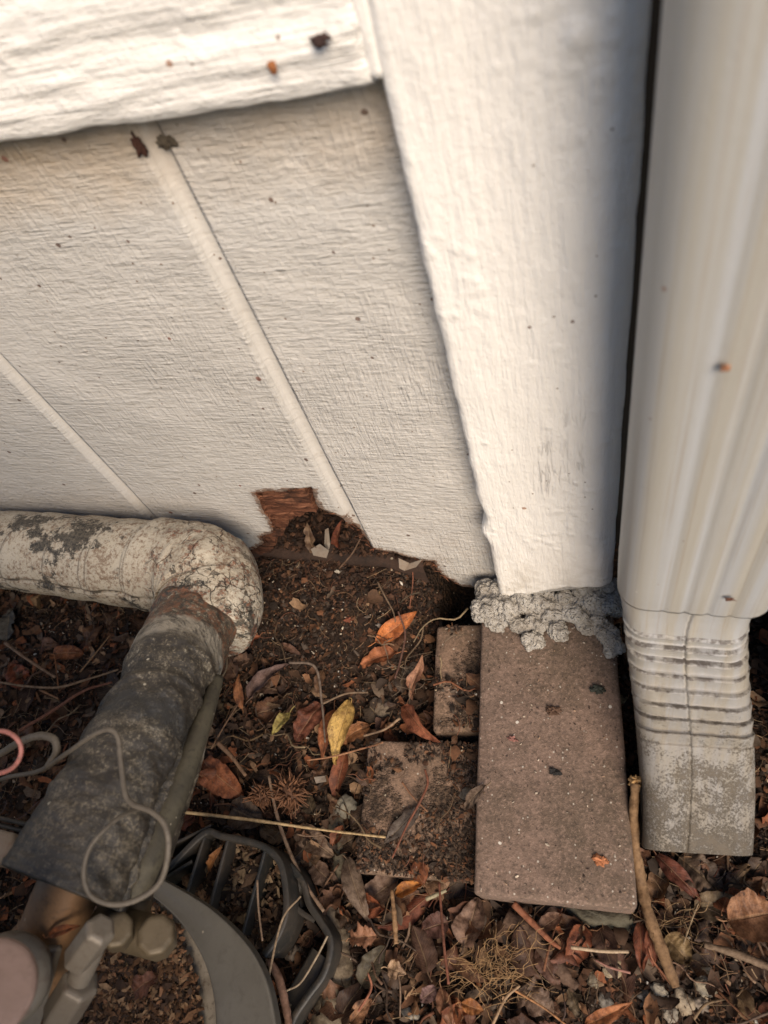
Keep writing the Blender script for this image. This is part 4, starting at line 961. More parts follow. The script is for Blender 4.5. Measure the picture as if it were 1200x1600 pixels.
H((682, 1545), (655, 1564), 22, (.22, .13, .12), 'purple brown leaf scrap in the bottom litter', lift=.012, kind=1)
H((688, 1542), (706, 1608), 24, (.25, .12, .065), 'brown orange folded leaf at the bottom edge', lift=.014, fold=.9)
H((720, 1568), (756, 1580), 22, (.42, .17, .05), 'orange leaf end in the bottom litter', lift=.014)
H((546, 1600), (580, 1560), 26, (.32, .16, .08), 'tan orange leaf at the bottom beside the root', lift=.012)
H((322, 1364), (344, 1322), 15, (.38, .16, .05), 'orange leaf stuck upright between the ribs of the black pad', z0=.036, z1=.046)
H((206, 1552), (244, 1524), 34, (.20, .085, .05), 'red brown leaf lying on the debris in the base pan', z0=.060, z1=.062, kind=1, lobes=.2)
H((72, 1462), (122, 1446), 16, (.36, .13, .05), 'orange leaf lying against the brown pipe below the foam', z0=.2, z1=.2)
H((526, 862), (530, 814), 14, (.20, .06, .03), 'red brown leaf standing inside the rotted hole', z0=.063, z1=.10, fold=1.0, pet=.0, roll=.4)
H((490, 868), (478, 818), 20, (.19, .12, .07), 'brown shrivelled leaf inside the rotted hole', z0=.062, z1=.09, lobes=.3, pet=.0)
H((700, 1440), (655, 1455), 34, (.13, .06, .045), 'dark red brown leaf right of the short upright stick', lift=.008, kind=1)
H((462, 1292), (520, 1338), 36, (.22, .15, .10), 'flat tan leaf under the long pale straw', lift=.006, kind=1)
H((482, 1345), (528, 1388), 30, (.20, .13, .09), 'torn brown leaf between the black pad and the soiled brick', lift=.006, kind=1, lobes=.2)
H((436, 1005), (470, 1022), 12, (.16, .08, .05), 'small curled brown leaf on the left slope of the mound', lift=.008)
H((655, 1262), (600, 1318), 26, (.13, .105, .085), 'flat grey leaf lying on the soiled brick', lift=.002, fold=.1, arch=.05, pet=.0)
H((752, 1230), (722, 1268), 20, (.17, .12, .085), 'grey brown leaf against the side of the largest brick', lift=.006)

# paint flakes
def flake(pts, z, label, mat='flake'):
    P = [np.array(p) for p in pts]; c = sum(P) / len(P); V = [c] + P; n = len(P); nrm = np.array([0, -.4, .9]) * .0005
    V = [v + nrm for v in V] + [v - nrm for v in V]; Fc = [(0, 1 + i, 1 + (i + 1) % n) for i in range(n)] + [(n + 1, n + 2 + (i + 1) % n, n + 2 + i) for i in range(n)] + [(1 + i, n + 2 + i, n + 2 + (i + 1) % n, 1 + (i + 1) % n) for i in range(n)]
    o = obj('paint_flake', make_mesh('paint_flake', V, Fc, MT[mat], False)); return tag(o, label, 'paint flake')
flake([ay(623, 872, .252), ay(640, 880, .251), ay(660, 874, .254), ay(650, 886, .247), ay(632, 892, .246), ay(624, 888, .247)], 0, 'curled grey white paint flake hanging at the siding edge above the mound')
flake([ay(508, 828, .272), ay(513, 825, .272), ay(516, 850, .268), ay(513, 864, .264), ay(507, 852, .268)], 0, 'slim white paint flake upright inside the rotted hole')
flake([az(486, 858, .068), az(500, 850, .070), az(514, 860, .07), az(510, 872, .066), az(490, 868, .066)], 0, 'pale tan flake lying inside the rotted hole')
flake([on_top(392, 950, .02), on_top(402, 930, .02), on_top(409, 940, .02), on_top(403, 952, .02)], 0, 'white chip beside the right side of the pipe elbow')
flake([on_top(491, 1214, .02), on_top(508, 1212, .02), on_top(510, 1221, .02), on_top(494, 1224, .02)], 0, 'bright white chip above the long pale straw')
# paper-pale bits on the largest brick and the soil
for (px, py, r, c, lb) in ((938, 1345, .0033, (.50, .20, .09), 'orange nut crumb on the lower right of the largest brick'), (864, 1110, .0036, (.12, .07, .045), 'dark brown crumb in the upper middle of the largest brick'),
                           (866, 1206, .0026, (.03, .028, .026), 'small black chip in the centre of the largest brick'), (800, 1154, .0026, (.33, .16, .13), 'pink sliver on the left of the largest brick'), (933, 1077, .0040, (.045, .05, .04), 'dark green grey scrap on the upper right of the largest brick'),
                           (590, 928, .0030, (.42, .27, .14), 'pale tan nut shell piece on the soil mound'), (528, 893, .0020, (.62, .56, .45), 'round white bead of paint below the rotted hole'), (594, 977, .0022, (.38, .33, .28), 'pale grey pebble on the soil mound'),
                           (545, 968, .0028, (.26, .09, .05), 'red brown chip in the middle of the soil mound')):
    crumb('crumb', on_top(px, py, .0008), r, c, lb, 'debris', int(px), (1.3, .8, .45))

# ------------------------------------------------------------------ sticks and twigs
def stick(pts, rpx, col, label, lift=.01, name='twig', cat='twig', n=None, seg=8, lifts=None, mat='twig', knots=0.0, grp=None):
    P = [on_top(p[0], p[1], (lifts[i] if lifts else lift)) for i, p in enumerate(pts)]
    rr = [r / 2050 for r in (rpx if hasattr(rpx, '__len__') else [rpx, rpx * .8])]; s = int(pts[0][0] * 7 + pts[0][1])
    rf = (lambda q, th, RR: RR * (1 + knots * fbm(q * 14 + s, np.cos(th) * .8, 3, s) + .12 * fbm(q * 40, th * 0 + np.cos(th) * 2, 2, s)))
    o = tube(name, P, rr, MT[mat], None, n or max(14, 6 * len(pts)), seg, rf, col=col); return tag(o, label, cat, grp)
S = stick
S([(278, 1268), (400, 1282), (500, 1296), (602, 1308)], [2.6, 2.2, 1.6], (.50, .36, .19), 'long pale straw lying across the litter towards the soiled brick', .024, n=60, knots=.3)
S([(420, 1212), (432, 1270), (452, 1330), (480, 1385), (506, 1424)], [2.4, 3, 2.6], (.22, .15, .10), 'long thin brown twig running down past the black pad', .022, n=50, knots=.3)
S([(993, 1222), (990, 1290), (1000, 1370), (1014, 1430), (1036, 1490), (1056, 1542)], [7, 6.2, 6.5, 7.5, 7, 5.5], (.20, .12, .06), 'thick knobbly brown stick with a pale cut end right of the largest brick', name='stick', cat='stick', lifts=[.055, .040, .022, .018, .014, .012], n=90, seg=14, knots=.35)
crumb('stick_end', on_top(993, 1220, .054), .0045, (.55, .34, .15), 'pale cut end knob on top of the thick knobbly stick', 'stick end', 44, (1, .9, .9))
S([(30, 1142), (80, 1112), (130, 1080), (175, 1066)], [3.4, 3.0, 2], (.20, .085, .05), 'long reddish twig slanting up to the black foam', .018, n=40, knots=.2)
S([(8, 1004), (40, 1028), (86, 1058)], [3.4, 3, 2.6], (.24, .15, .09), 'thick tan twig crossing below the grey pointed leaf', .018, n=30, knots=.4)
S([(0, 1066), (40, 1072), (90, 1074), (135, 1062), (185, 1046)], [2.2, 2.4, 2], (.26, .17, .10), 'crooked tan twig across the litter under the pipe', .014, n=40, knots=.4)
S([(125, 1050), (155, 1014), (172, 992)], 1.6, (.30, .17, .08), 'short orange twig beside the orange oval leaf', .014)
S([(62, 1078), (92, 1092)], 2.0, (.30, .16, .08), 'stubby orange twig in the left litter', .013)
S([(85, 1020), (90, 1064), (92, 1080)], 1.3, (.28, .12, .05), 'fine red stalk hanging from the orange oval leaf', .012)
S([(664, 1202), (668, 1225), (655, 1255), (636, 1290), (613, 1340)], [1.8, 2.0, 1.4], (.17, .065, .038), 'thin red curved leaf stalk arching over the soiled brick', .006, n=40)
S([(628, 1222), (645, 1245), (668, 1268)], 1.5, (.26, .13, .07), 'short thin red stalk in the centre of the soiled brick', .004)
S([(686, 1378), (690, 1430), (694, 1480), (701, 1538)], [1.6, 2.0, 1.8], (.16, .06, .035), 'straight thin red stalk below the soiled brick', .024, n=30)
S([(612, 1390), (616, 1430), (619, 1475)], [2.4, 3.6, 3.2], (.27, .16, .08), 'short upright tan stick below the soiled brick', .020, n=30, knots=.3)
S([(666, 1405), (682, 1398), (697, 1391)], 3, (.34, .30, .19), 'pale greenish stub of twig below the soiled brick', .014)
S([(802, 1412), (830, 1440), (858, 1468), (876, 1482)], [5, 4, 2], (.26, .10, .05), 'slanting rust coloured splinter below the largest brick', .016, name='stick', cat='stick', n=30)
S([(790, 1432), (830, 1460), (862, 1500), (900, 1545)], [11, 12, 11, 8], (.12, .075, .05), 'slanting thick dark brown stick below the largest brick', .004, name='stick', cat='stick', n=40, seg=12, knots=.3)
S([(892, 1480), (940, 1486), (982, 1487)], 2.4, (.42, .32, .21), 'straight pale straw left of the red leaves', .014)
S([(985, 1520), (955, 1512), (930, 1500)], 1.6, (.26, .13, .10), 'pink brown fine twig by the pale gravel', .012)
S([(452, 1035), (492, 1042), (503, 1100), (508, 1160)], [2.6, 2.2, 1.6], (.16, .12, .09), 'grey forked stem curving down beside the large yellow leaf', .022, n=40)
S([(503, 1100), (540, 1084), (575, 1082)], [2, 1.4], (.20, .14, .09), 'fine grey side twig reaching right from the grey stem', .020)
S([(622, 955), (633, 990), (626, 1030), (617, 1060)], [1.4, 1.8, 1.6], (.10, .05, .035), 'dark thin stem in front of the bright orange folded leaf', .026, n=30)
S([(644, 882), (645, 910), (640, 950)], 1.0, (.30, .12, .07), 'fine red stalk hanging from the curled paint flake', .012)
S([(530, 888), (550, 865), (565, 838)], [1.8, 1.2], (.13, .08, .05), 'thin dark twig leaning in the rotted hole', lifts=[.012, .028, .045])
S([(568, 1150), (600, 1140), (625, 1122)], [1.8, 2.4], (.28, .19, .12), 'pale brown twig pointing at the curved rust leaf', .014)
S([(480, 1188), (520, 1182), (572, 1168), (598, 1160)], [1.2, 1.6, 1.2], (.33, .17, .09), 'fine orange twig passing below the large yellow leaf', .018)
S([(340, 1160), (362, 1182), (384, 1212)], [4, 3.4, 3], (.20, .12, .07), 'stout brown twig above the broad rust orange leaf', .018, knots=.3)
S([(330, 1170), (350, 1135), (372, 1100)], 1.6, (.2, .12, .07), 'fine brown twig slanting above the stout brown twig', .016)
S([(500, 1395), (522, 1440), (530, 1500), (524, 1560), (500, 1650)], [13, 16, 20, 24, 28], (.19, .15, .10), 'thick grey brown root running to the bottom edge beside the pad', -.002, name='tree_root', cat='root', n=80, seg=20, knots=.25)
S([(536, 1300), (530, 1360), (522, 1410)], [11, 14, 12], (.16, .14, .095), 'mossy bark covered root stub left of the soiled brick', -.003, name='tree_root', cat='root', n=40, seg=16, knots=.3)
S([(420, 1500), (436, 1530), (448, 1580), (452, 1610)], [5, 6, 5], (.26, .15, .10), 'pinkish brown stub stick between the base rim and black pad', .03, name='stick', cat='stick', n=30)
S([(512, 1462), (495, 1495), (470, 1535), (448, 1548)], 1.6, (.32, .25, .17), 'pale hair thin twig curving over the black pad edge', .034, n=30)
S([(402, 1375), (404, 1420), (410, 1470)], 1.7, (.26, .18, .12), 'thin brown twig standing across the ribs of the black pad', .05)
S([(416, 1545), (440, 1440), (470, 1400)], [1.6, 1.4], (.30, .22, .14), 'hair thin tan twig curving around the base rim', .05, n=30)
S([(560, 1580), (580, 1545), (575, 1520)], 1.8, (.3, .12, .07), 'thin red twig beside the thick root', .016)
S([(770, 1600), (790, 1560), (812, 1540)], 2.0, (.33, .22, .13), 'tan twig below the root tangle', .016)
S([(800, 1545), (850, 1575), (885, 1602)], 1.5, (.36, .18, .08), 'orange thin twig below the slanting dark stick', .016)
S([(1100, 1476), (1150, 1490), (1205, 1512)], [4, 5, 5], (.16, .11, .07), 'grey brown stick at the right edge below the wrinkled leaf', .010, name='stick', cat='stick', n=30, knots=.3)
S([(1068, 1475), (1080, 1440), (1092, 1410)], 1.0, (.3, .22, .13), 'hair thin tan fibre above the ochre leaf', .014)

def tangle(px, py, spx, n, r, col, label, lift=.014, seed=1, name='root_tangle'):
    rng = random.Random(seed); VV = []; FF = []; b = 0
    for k in range(n):
        a = rng.uniform(0, 6.28); x = px + rng.gauss(0, spx * .35); y = py + rng.gauss(0, spx * .45); P = []; l = lift * rng.uniform(.4, 1.3)
        for j in range(rng.randint(5, 9)):
            P.append(on_top(x, y, l)); a += rng.gauss(0, .6); st = rng.uniform(7, 16); x += math.cos(a) * st; y += math.sin(a) * st; l = max(.004, l + rng.uniform(-.004, .004))
        V, Fc = tube_arrays(P, r * rng.uniform(.5, 1.2), 5 * len(P), 5); VV.append(V); FF += [tuple(i + b for i in f) for f in Fc]; b += len(V)
    o = obj(name, make_mesh(name, np.vstack(VV), FF, MT['twig']), None, col); return tag(o, label, 'roots')
tangle(768, 1515, 62, 75, .00022, (.34, .21, .10), 'tangle of fine pale rootlets in the lower middle litter')
tangle(1072, 1440, 26, 18, .00022, (.28, .18, .09), 'small tuft of fine brown rootlets right of the thick stick', .012, 3)
tangle(630, 1045, 24, 10, .0003, (.17, .13, .09), 'grey wispy stalks tangled below the spotted orange leaf', .012, 4)
# spiky seed ball
def gumball(px, py, rpx, label, seed):
    rng = random.Random(seed); c = on_top(px, py, .016); r = rpx / 2050; par = empty('seed_ball', tuple(c), label, 'seed pod')
    me = lump_mesh('seed_core', r * .62, seed, MT['twig'], (1, 1, .9), 3, .25); o = obj('seed_core', me, par, (.10, .05, .028)); o.matrix_parent_inverse = Matrix.Identity(4)
    VV = []; FF = []; b = 0
    for k in range(110):
        z = 1 - 2 * (k + .5) / 110; t = k * 2.39996; d = np.array([math.sqrt(1 - z * z) * math.cos(t), math.sqrt(1 - z * z) * math.sin(t), z]) + np.array([rng.gauss(0, .08) for _ in range(3)])
        d /= np.linalg.norm(d); e = d + np.array([rng.gauss(0, .22) for _ in range(3)])
        V, Fc = tube_arrays([c + d * r * .55, c + d * r * .8, c + e * r * rng.uniform(.95, 1.12)], [.0011, .0008, .0002], 5, 5); VV.append(V); FF += [tuple(i + b for i in f) for f in Fc]; b += len(V)
    obj('spikes', make_mesh('spikes', np.vstack(VV), FF, MT['twig']), par, (.19, .09, .045))['kind'] = 'stuff'
gumball(452, 1236, 30, 'spiky brown seed ball above the long pale straw', 2)
gumball(408, 1243, 20, 'smaller half buried spiky seed ball left of the larger one', 5)
gumball(306, 1208, 13, 'tiny spiky seed ball piece touching the black foam', 8)

# ------------------------------------------------------------------ stones
for px, py, r, c, lb in ((541, 1262, .011, (.24, .22, .17), 'mottled grey stone left of the soiled brick'), (530, 1296, .009, (.20, .17, .12), 'brown grey stone under the long pale straw'),
                         (645, 1588, .0085, (.50, .46, .38), 'smooth whitish stone at the bottom edge'), (956, 1512, .0078, (.42, .34, .22), 'angular cream stone left of the lower end of the thick stick'),
                         (928, 1530, .0055, (.38, .31, .21), 'small cream stone left of the angular cream stone'), (1104, 1536, .0082, (.40, .35, .26), 'pale porous stone right of the thick stick'),
                         (1030, 1548, .0062, (.36, .32, .25), 'pale stone just left of the thick stick tip'), (1066, 1566, .0080, (.38, .31, .22), 'round tan stone below the thick stick tip'),
                         (1046, 1584, .0060, (.33, .29, .23), 'grey tan stone at the bottom below the stick tip'), (1096, 1570, .0062, (.30, .25, .2), 'brownish stone right of the round tan stone'),
                         (945, 1565, .0055, (.22, .20, .17), 'dull grey stone behind the pointed orange leaf'), (1005, 1560, .0050, (.14, .13, .12), 'dark grey stone near the bottom edge'),
                         (1180, 1590, .0040, (.4, .38, .33), 'tiny white stone at the lower right'), (732, 1240, .007, (.16, .14, .115), 'dark grey stone wedged against the largest brick'),
                         (640, 1050, .009, (.18, .145, .105), 'rough brown stone below the bright orange folded leaf'), (600, 1110, .010, (.17, .13, .09), 'flat brown stone above the soiled brick'),
                         (972, 1096, .007, (.26, .23, .14), 'mossy yellow grey stone between the largest brick and downspout elbow'), (455, 1480, .010, (.2, .16, .12), 'dusty stone inside the corner of the black pad')):
    rock('stone', px, py, r, c, lb, int(px) % 97, .001, (1, .8, .65))

# ------------------------------------------------------------------ anonymous litter: leaves and twigs anyone could swap
rng = random.Random(11)
PROTO = [leaf_mesh('leaf_shape', L, W, fo, arch, tw, cu, 300 + i, lo, k, pe, br, 16, 7) for i, (L, W, fo, arch, tw, cu, lo, k, pe, br) in enumerate([
    (.040, .017, .5, .3, .5, .0, .0, 0, .3, False), (.034, .020, .4, .2, .0, .3, .05, 1, .2, False), (.030, .022, .3, .3, .6, .4, .3, 1, .1, False), (.046, .015, .7, .3, .9, .1, .0, 0, .25, False),
    (.026, .016, .3, .1, .2, .2, .1, 2, .0, True), (.036, .024, .2, .4, .4, .5, .15, 1, .15, True), (.022, .013, .5, .4, .8, .1, .1, 2, .3, False), (.032, .012, 1.0, .2, .3, .5, .0, 0, .0, True), (.028, .024, .15, .2, .3, .3, .35, 1, .3, False), (.018, .012, .3, .3, .3, .3, .2, 2, .0, True)])]
TPROTO = []
for i in range(6):
    r_ = random.Random(50 + i); L = r_.uniform(.025, .06); P = [(-L / 2, 0, 0)]
    for k in range(1, 5): P.append((-L / 2 + L * k / 4, r_.gauss(0, .0025), r_.gauss(0, .0015)))
    V, Fc = tube_arrays(P, [.0010, .0008, .0005], 12, 5); TPROTO.append(make_mesh('twig_shape', V, Fc, MT['twig']))
PIPE_POLY = [(-10, 780), (250, 800), (400, 850), (410, 960), (340, 1110), (270, 1300), (180, 1400), (0, 1380), (160, 1120), (240, 950), (-10, 925)]
PAD_POLY = [(215, 1340), (330, 1290), (440, 1320), (520, 1440), (500, 1600), (0, 1700), (0, 1400)]
MARKS = [('the large yellow leaf', 520, 1140), ('the bright orange folded leaf', 618, 985), ('the spotted orange brown leaf', 590, 1030), ('the yellow green leaf', 438, 1128), ('the curved rust orange leaf', 652, 1130),
         ('the pipe elbow', 395, 900), ('the orange oval leaf', 105, 1020), ('the broken rust leaf', 33, 1062), ('the grey pointed leaf', 12, 970), ('the reddish slanting twig', 110, 1095), ('the hooked grey wire', 80, 1165),
         ('the broad rust orange leaf', 345, 1215), ('the dark round leaf', 385, 1272), ('the spiky seed ball', 452, 1236), ('the pale straw', 420, 1284), ('the mottled grey stone', 541, 1262), ('the soiled brick', 640, 1260), ('the bright white chip', 500, 1218),
         ('the long dry grey leaf', 556, 1390), ('the orange curled leaf', 640, 1388), ('the thin red stalk', 692, 1460), ('the short upright stick', 616, 1432), ('the large propped leaf', 738, 1440), ('the root tangle', 768, 1515),
         ('the dark olive leaf', 580, 1508), ('the thick root', 524, 1540), ('the pale leaf scrap', 620, 1517), ('the whitish stone', 645, 1588), ('the black pad', 440, 1400), ('the slanting thick dark stick', 845, 1490), ('the ragged brown leaf', 840, 1565),
         ('the concrete lump', 905, 1432), ('the paired red leaves', 1008, 1480), ('the thick knobbly stick', 1040, 1500), ('the cream angular stone', 956, 1512), ('the pointed orange leaf', 948, 1587), ('the pale porous stone', 1104, 1536),
         ('the downspout mouth', 1095, 1335), ('the wrinkled orange brown leaf', 1172, 1432), ('the dark red smooth leaf', 1060, 1370), ('the left end of the pipe', 30, 935), ('the black foam', 250, 1120), ('the middle of the white pipe', 150, 940), ('the downspout elbow', 1180, 1150),
         ('the purple grey curled leaf', 415, 1062), ('the narrow brick strip', 715, 1070), ('the mound', 500, 980), ('the lower right corner', 1180, 1590), ('the black foam end', 30, 1400), ('the pan rim', 360, 1500)]
def near(px, py):
    d, (nm, mx, my) = min((math.hypot(px - a, py - b), (n_, a, b)) for n_, a, b in MARKS)
    dx, dy = px - mx, py - my
    side = ('right of' if dx > 0 else 'left of') if abs(dx) > abs(dy) else ('below' if dy > 0 else 'above')
    return ('close ' if d < 34 else 'a little way ' if d < 75 else 'well ') + side + ' ' + nm
def zone(px, py):
    if px < 420 and py < 1300: return 'dead leaf in the dark litter on the left, under and beside the pipe', 'loose dead leaves under and beside the pipe'
    if py < 1300: return 'dead leaf in the brown litter between the pipe and the bricks', 'loose dead leaves between the pipe and the bricks'
    if px < 780: return 'dead leaf in the lower middle litter below the soiled brick', 'loose dead leaves below the soiled brick'
    return 'dead leaf in the lower right litter below the bricks and downspout', 'loose dead leaves below the bricks and downspout'
def density(px, py, x, y):
    if on_brick(x, y, G1, .004): return 0
    if on_brick(x, y, G3, -.004): return .06
    if on_brick(x, y, G2, -.002): return .05
    if y > .235: return .25 if x < -.34 else 0
    if 400 < px < 700 and py < 1030: return .10
    if px > 960 and py < 1330: return .3
    if px > 900 and py > 1480: return .35
    return 1.0
cnt = 0; tries = 0
PALN = ['dead brown', 'dry brown', 'dark brown', 'dark', 'blackish', 'grey brown', 'dull grey', 'rust red', 'pale tan', 'chestnut', 'dull olive brown']
SHP = ['slim', 'oval', 'crumpled', 'long narrow', 'broken', 'broad', 'tiny twisted', 'folded', 'ragged', 'small torn']
PAL = [(.15, .07, .034), (.19, .095, .05), (.085, .042, .024), (.07, .038, .023), (.05, .03, .018), (.13, .068, .036), (.15, .09, .05), (.24, .08, .035), (.26, .155, .085), (.13, .055, .028), (.10, .07, .042)]
while cnt < 245 and tries < 9000:
    tries += 1
    px, py = rng.uniform(-60, 1240), rng.uniform(900, 1640); p = pg(px, py); x, y = float(p[0]), float(p[1])
    if rng.random() > density(px, py, x, y) or inside(np.array(px), np.array(py), PIPE_POLY[0:0] or [(-900, -900), (-901, -900), (-901, -901)]): continue
    if inside(np.array(px), np.array(py), PAD_POLY) : continue
    ci = rng.randrange(len(PAL)); me = rng.choice(PROTO); s = rng.uniform(.55, 1.05) * (.9 if px > 420 else 1)
    o = obj('dead_leaf', me, None, rnd_col(rng, PAL[ci], .3)); lift = rng.uniform(.001, .009)
    o.location = (x, y, float(top_z(x, y)) + lift); o.scale = (s, s, s * rng.uniform(.6, 1.3))
    o.rotation_euler = (rng.gauss(0, .35) + (math.pi if rng.random() < .35 else 0), rng.gauss(0, .25), rng.uniform(0, 6.28))
    sz = max(me.vertices[0].co.length, .01) * s; cw = PALN[ci]
    lb, gr = zone(px, py); tag(o, cw + ' ' + SHP[PROTO.index(me)] + ' leaf ' + near(px, py), 'leaf', gr); cnt += 1
cnt = 0
TWC = [(.13, .08, .045), (.17, .075, .04), (.08, .055, .04), (.22, .15, .09)]; TWN = ['small thin brown', 'small thin reddish', 'small thin dark', 'small thin pale']
while cnt < 130:
    px, py = rng.uniform(-40, 1220), rng.uniform(930, 1640); p = pg(px, py); x, y = float(p[0]), float(p[1])
    if y > .25 or (px > 955 and py < 1320) or on_brick(x, y, G1, .012) or (on_brick(x, y, G3) and rng.random() < .8) or inside(np.array(px), np.array(py), PAD_POLY): continue
    tc = rng.randrange(4)
    o = obj('twig', rng.choice(TPROTO), None, rnd_col(rng, TWC[tc], .3)); s = rng.uniform(.45, 1.1)
    o.location = (x, y, float(top_z(x, y)) + rng.uniform(.002, .012)); o.scale = (s, s, s); o.rotation_euler = (rng.gauss(0, .3), rng.gauss(0, .2), rng.uniform(0, 6.28))
    tag(o, TWN[tc] + ' twig ' + near(px, py), 'twig', 'small loose twigs in the litter'); cnt += 1

# ------------------------------------------------------------------ mulch chips, leaf crumbs and grit as uncountable stuff
def chips(name, N, sampler, size, pal, seed, zfun, thick=.35, tilt=.5, big=.04):
    rs = np.random.RandomState(seed); X, Yp = sampler(rs, N); N = len(X)
    L = size * np.exp(rs.normal(0, .45, N)); L = np.minimum(L, size * 3); Wd = L * rs.uniform(.25, .8, N); H_ = L * thick * rs.uniform(.3, 1, N)
    base = np.array([[-1, -.6, 0], [.2, -1, 0], [1, -.2, 0], [.6, .9, 0], [-.5, .8, 0], [0, 0, 1.0]])
    P = base[None] * (1 + rs.uniform(-.3, .3, (N, 6, 1))); P = P * np.stack([L, Wd, H_], -1)[:, None, :] * .5
    yaw = rs.uniform(0, 2 * np.pi, N); pt = rs.normal(0, tilt, N); rl = rs.normal(0, tilt, N)
    x, y, z = P[..., 0], P[..., 1], P[..., 2]
    y, z = y * np.cos(rl)[:, None] - z * np.sin(rl)[:, None], y * np.sin(rl)[:, None] + z * np.cos(rl)[:, None]
    x, z = x * np.cos(pt)[:, None] + z * np.sin(pt)[:, None], -x * np.sin(pt)[:, None] + z * np.cos(pt)[:, None]
    x, y = x * np.cos(yaw)[:, None] - y * np.sin(yaw)[:, None], x * np.sin(yaw)[:, None] + y * np.cos(yaw)[:, None]
    V = np.stack([x + X[:, None], y + Yp[:, None], z + (zfun(X, Yp) + L * .12)[:, None]], -1).reshape(-1, 3)
    f = np.array([[0, 1, 5], [1, 2, 5], [2, 3, 5], [3, 4, 5], [4, 0, 5]])
    Fq = (f[None] + (np.arange(N) * 6)[:, None, None]).reshape(-1, 3)
    me = make_mesh(name, V, Fq, MT['chips'], False)
    pal = np.array(pal); ci = pal[rs.randint(0, len(pal), N)] * rs.uniform(.6, 1.35, (N, 1))
    a = me.color_attributes.new('col', 'FLOAT_COLOR', 'POINT'); a.data.foreach_set('color', np.repeat(np.concatenate([ci, np.ones((N, 1))], 1), 6, 0).astype(np.float32).ravel())
    return tag(obj(name, me), kind='stuff')
def samp_ground(rs, N):
    X = rs.uniform(-.90, .42, N); Y = rs.uniform(-.32, .258, N); px, py = pj(np.stack([X, Y, gz(X, Y)], -1))
    ok = (px > -220) & ((((px - 600) / 660) ** 2 + (np.maximum(py - 1600, 0) / 700) ** 2) < 1 + .9 * rs.uniform(0, 1, N)) & ~on_brick(X, Y, G1, .001)
    ok &= ~((on_brick(X, Y, G3) | on_brick(X, Y, G2)) & (vnoise(X * 60, Y * 60, 4) < .55)); return X[ok], Y[ok]
PALM = [(.085, .038, .02), (.045, .023, .014), (.13, .056, .026), (.026, .016, .011), (.05, .034, .023), (.15, .075, .038), (.028, .018, .012), (.08, .06, .045), (.018, .012, .009), (.03, .02, .014)]
tag(chips('bark_mulch', 150000, samp_ground, .0031, PALM, 1, top_z), 'dark bark crumbs and leaf bits covering the ground at the wall foot', 'mulch')
tag(chips('pale_grit', 4800, samp_ground, .0019, [(.45, .38, .28), (.55, .5, .42), (.35, .22, .13), (.4, .3, .2)], 2, lambda x, y: top_z(x, y) + .002, .6), 'tiny pale grit and seed husks speckling the litter', 'grit')
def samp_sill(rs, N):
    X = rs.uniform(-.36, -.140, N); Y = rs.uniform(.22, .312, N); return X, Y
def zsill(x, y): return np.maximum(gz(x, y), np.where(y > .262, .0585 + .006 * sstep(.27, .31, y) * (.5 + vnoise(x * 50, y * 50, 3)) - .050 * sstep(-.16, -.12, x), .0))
tag(chips('rot_crumbs', 5200, samp_sill, .0036, [(.035, .018, .011), (.02, .011, .008), (.06, .028, .015), (.012, .008, .006), (.10, .05, .028)], 3, zsill), 'crumbled rotten wood lying on the sill inside the hole', 'wood crumbs')  # palette darkened to put the shade of the hole into the crumbs
def samp_pad(rs, N):
    px = rs.uniform(240, 440, N); py = rs.uniform(1300, 1490, N); ok = inside(px, py, [(262, 1355), (318, 1302), (400, 1318), (438, 1345), (444, 1425), (412, 1490), (330, 1420)])
    P = np.array([az(a, b, .028) for a, b in zip(px[ok], py[ok])]); return P[:, 0], P[:, 1]
tag(chips('pad_debris', 1900, samp_pad, .0048, [(.10, .055, .03), (.16, .10, .06), (.05, .03, .02), (.24, .17, .10), (.03, .02, .015)], 9, lambda x, y: 0 * x + .022 + .010 * vnoise(x * 60, y * 60, 3), .25), 'splinters and leaf bits lying between the ribs of the black pad', 'leaf crumbs')
def samp_pan(rs, N):
    t = rs.uniform(0, 1, N * 2); px = 60 + 290 * t; py = rs.uniform(1400, 1650, N * 2); P = np.array([az(a, b, .056) for a, b in zip(px, py)]) if N < 9000 else None
    ok = inside(px, py, [(150, 1400), (235, 1405), (285, 1452), (300, 1500), (315, 1560), (322, 1650), (40, 1650), (60, 1480)]) & (rs.uniform(0, 1, N * 2) < sstep(0, 60, 330 - px + .3 * (py - 1500)))
    return P[ok][:, 0], P[ok][:, 1]
tag(chips('pan_debris', 4200, samp_pan, .0034, [(.13, .065, .03), (.20, .10, .05), (.07, .04, .025), (.28, .17, .09), (.05, .03, .02)], 4, lambda x, y: 0 * x + .0555 + .003 * vnoise(x * 50, y * 50, 2)), 'brown leaf crumbs filling the base pan', 'leaf crumbs')
def samp_b3(rs, N):
    c, sx, sy, a = G3; u = rs.uniform(-.5, .5, N) * sx; v = rs.uniform(-.5, .5, N) * sy; X = c[0] + u * math.cos(a) - v * math.sin(a); Y = c[1] + u * math.sin(a) + v * math.cos(a)
    ok = vnoise(X * 45, Y * 45, 7) + .5 * (u / sx + .2) + .3 * np.abs(v / sy) > .62; return X[ok], Y[ok]
tag(chips('brick_soil', 4000, samp_b3, .0019, PALM, 6, lambda x, y: 0 * x + .0268), 'crumbs of soil strewn over the square looking brick', 'soil crumbs')
def samp_b1(rs, N):
    c, sx, sy, a = G1; u = rs.uniform(-.49, .49, N) * sx; v = rs.uniform(-.49, .49, N) * sy; return c[0] + u * math.cos(a) - v * math.sin(a), c[1] + u * math.sin(a) + v * math.cos(a)
tag(chips('brick_grit', 420, samp_b1, .0011, [(.5, .42, .32), (.3, .2, .13), (.06, .04, .03), (.12, .08, .06)], 8, lambda x, y: 0 * x + .0505), 'fine sand grains scattered on the largest brick', 'grit')

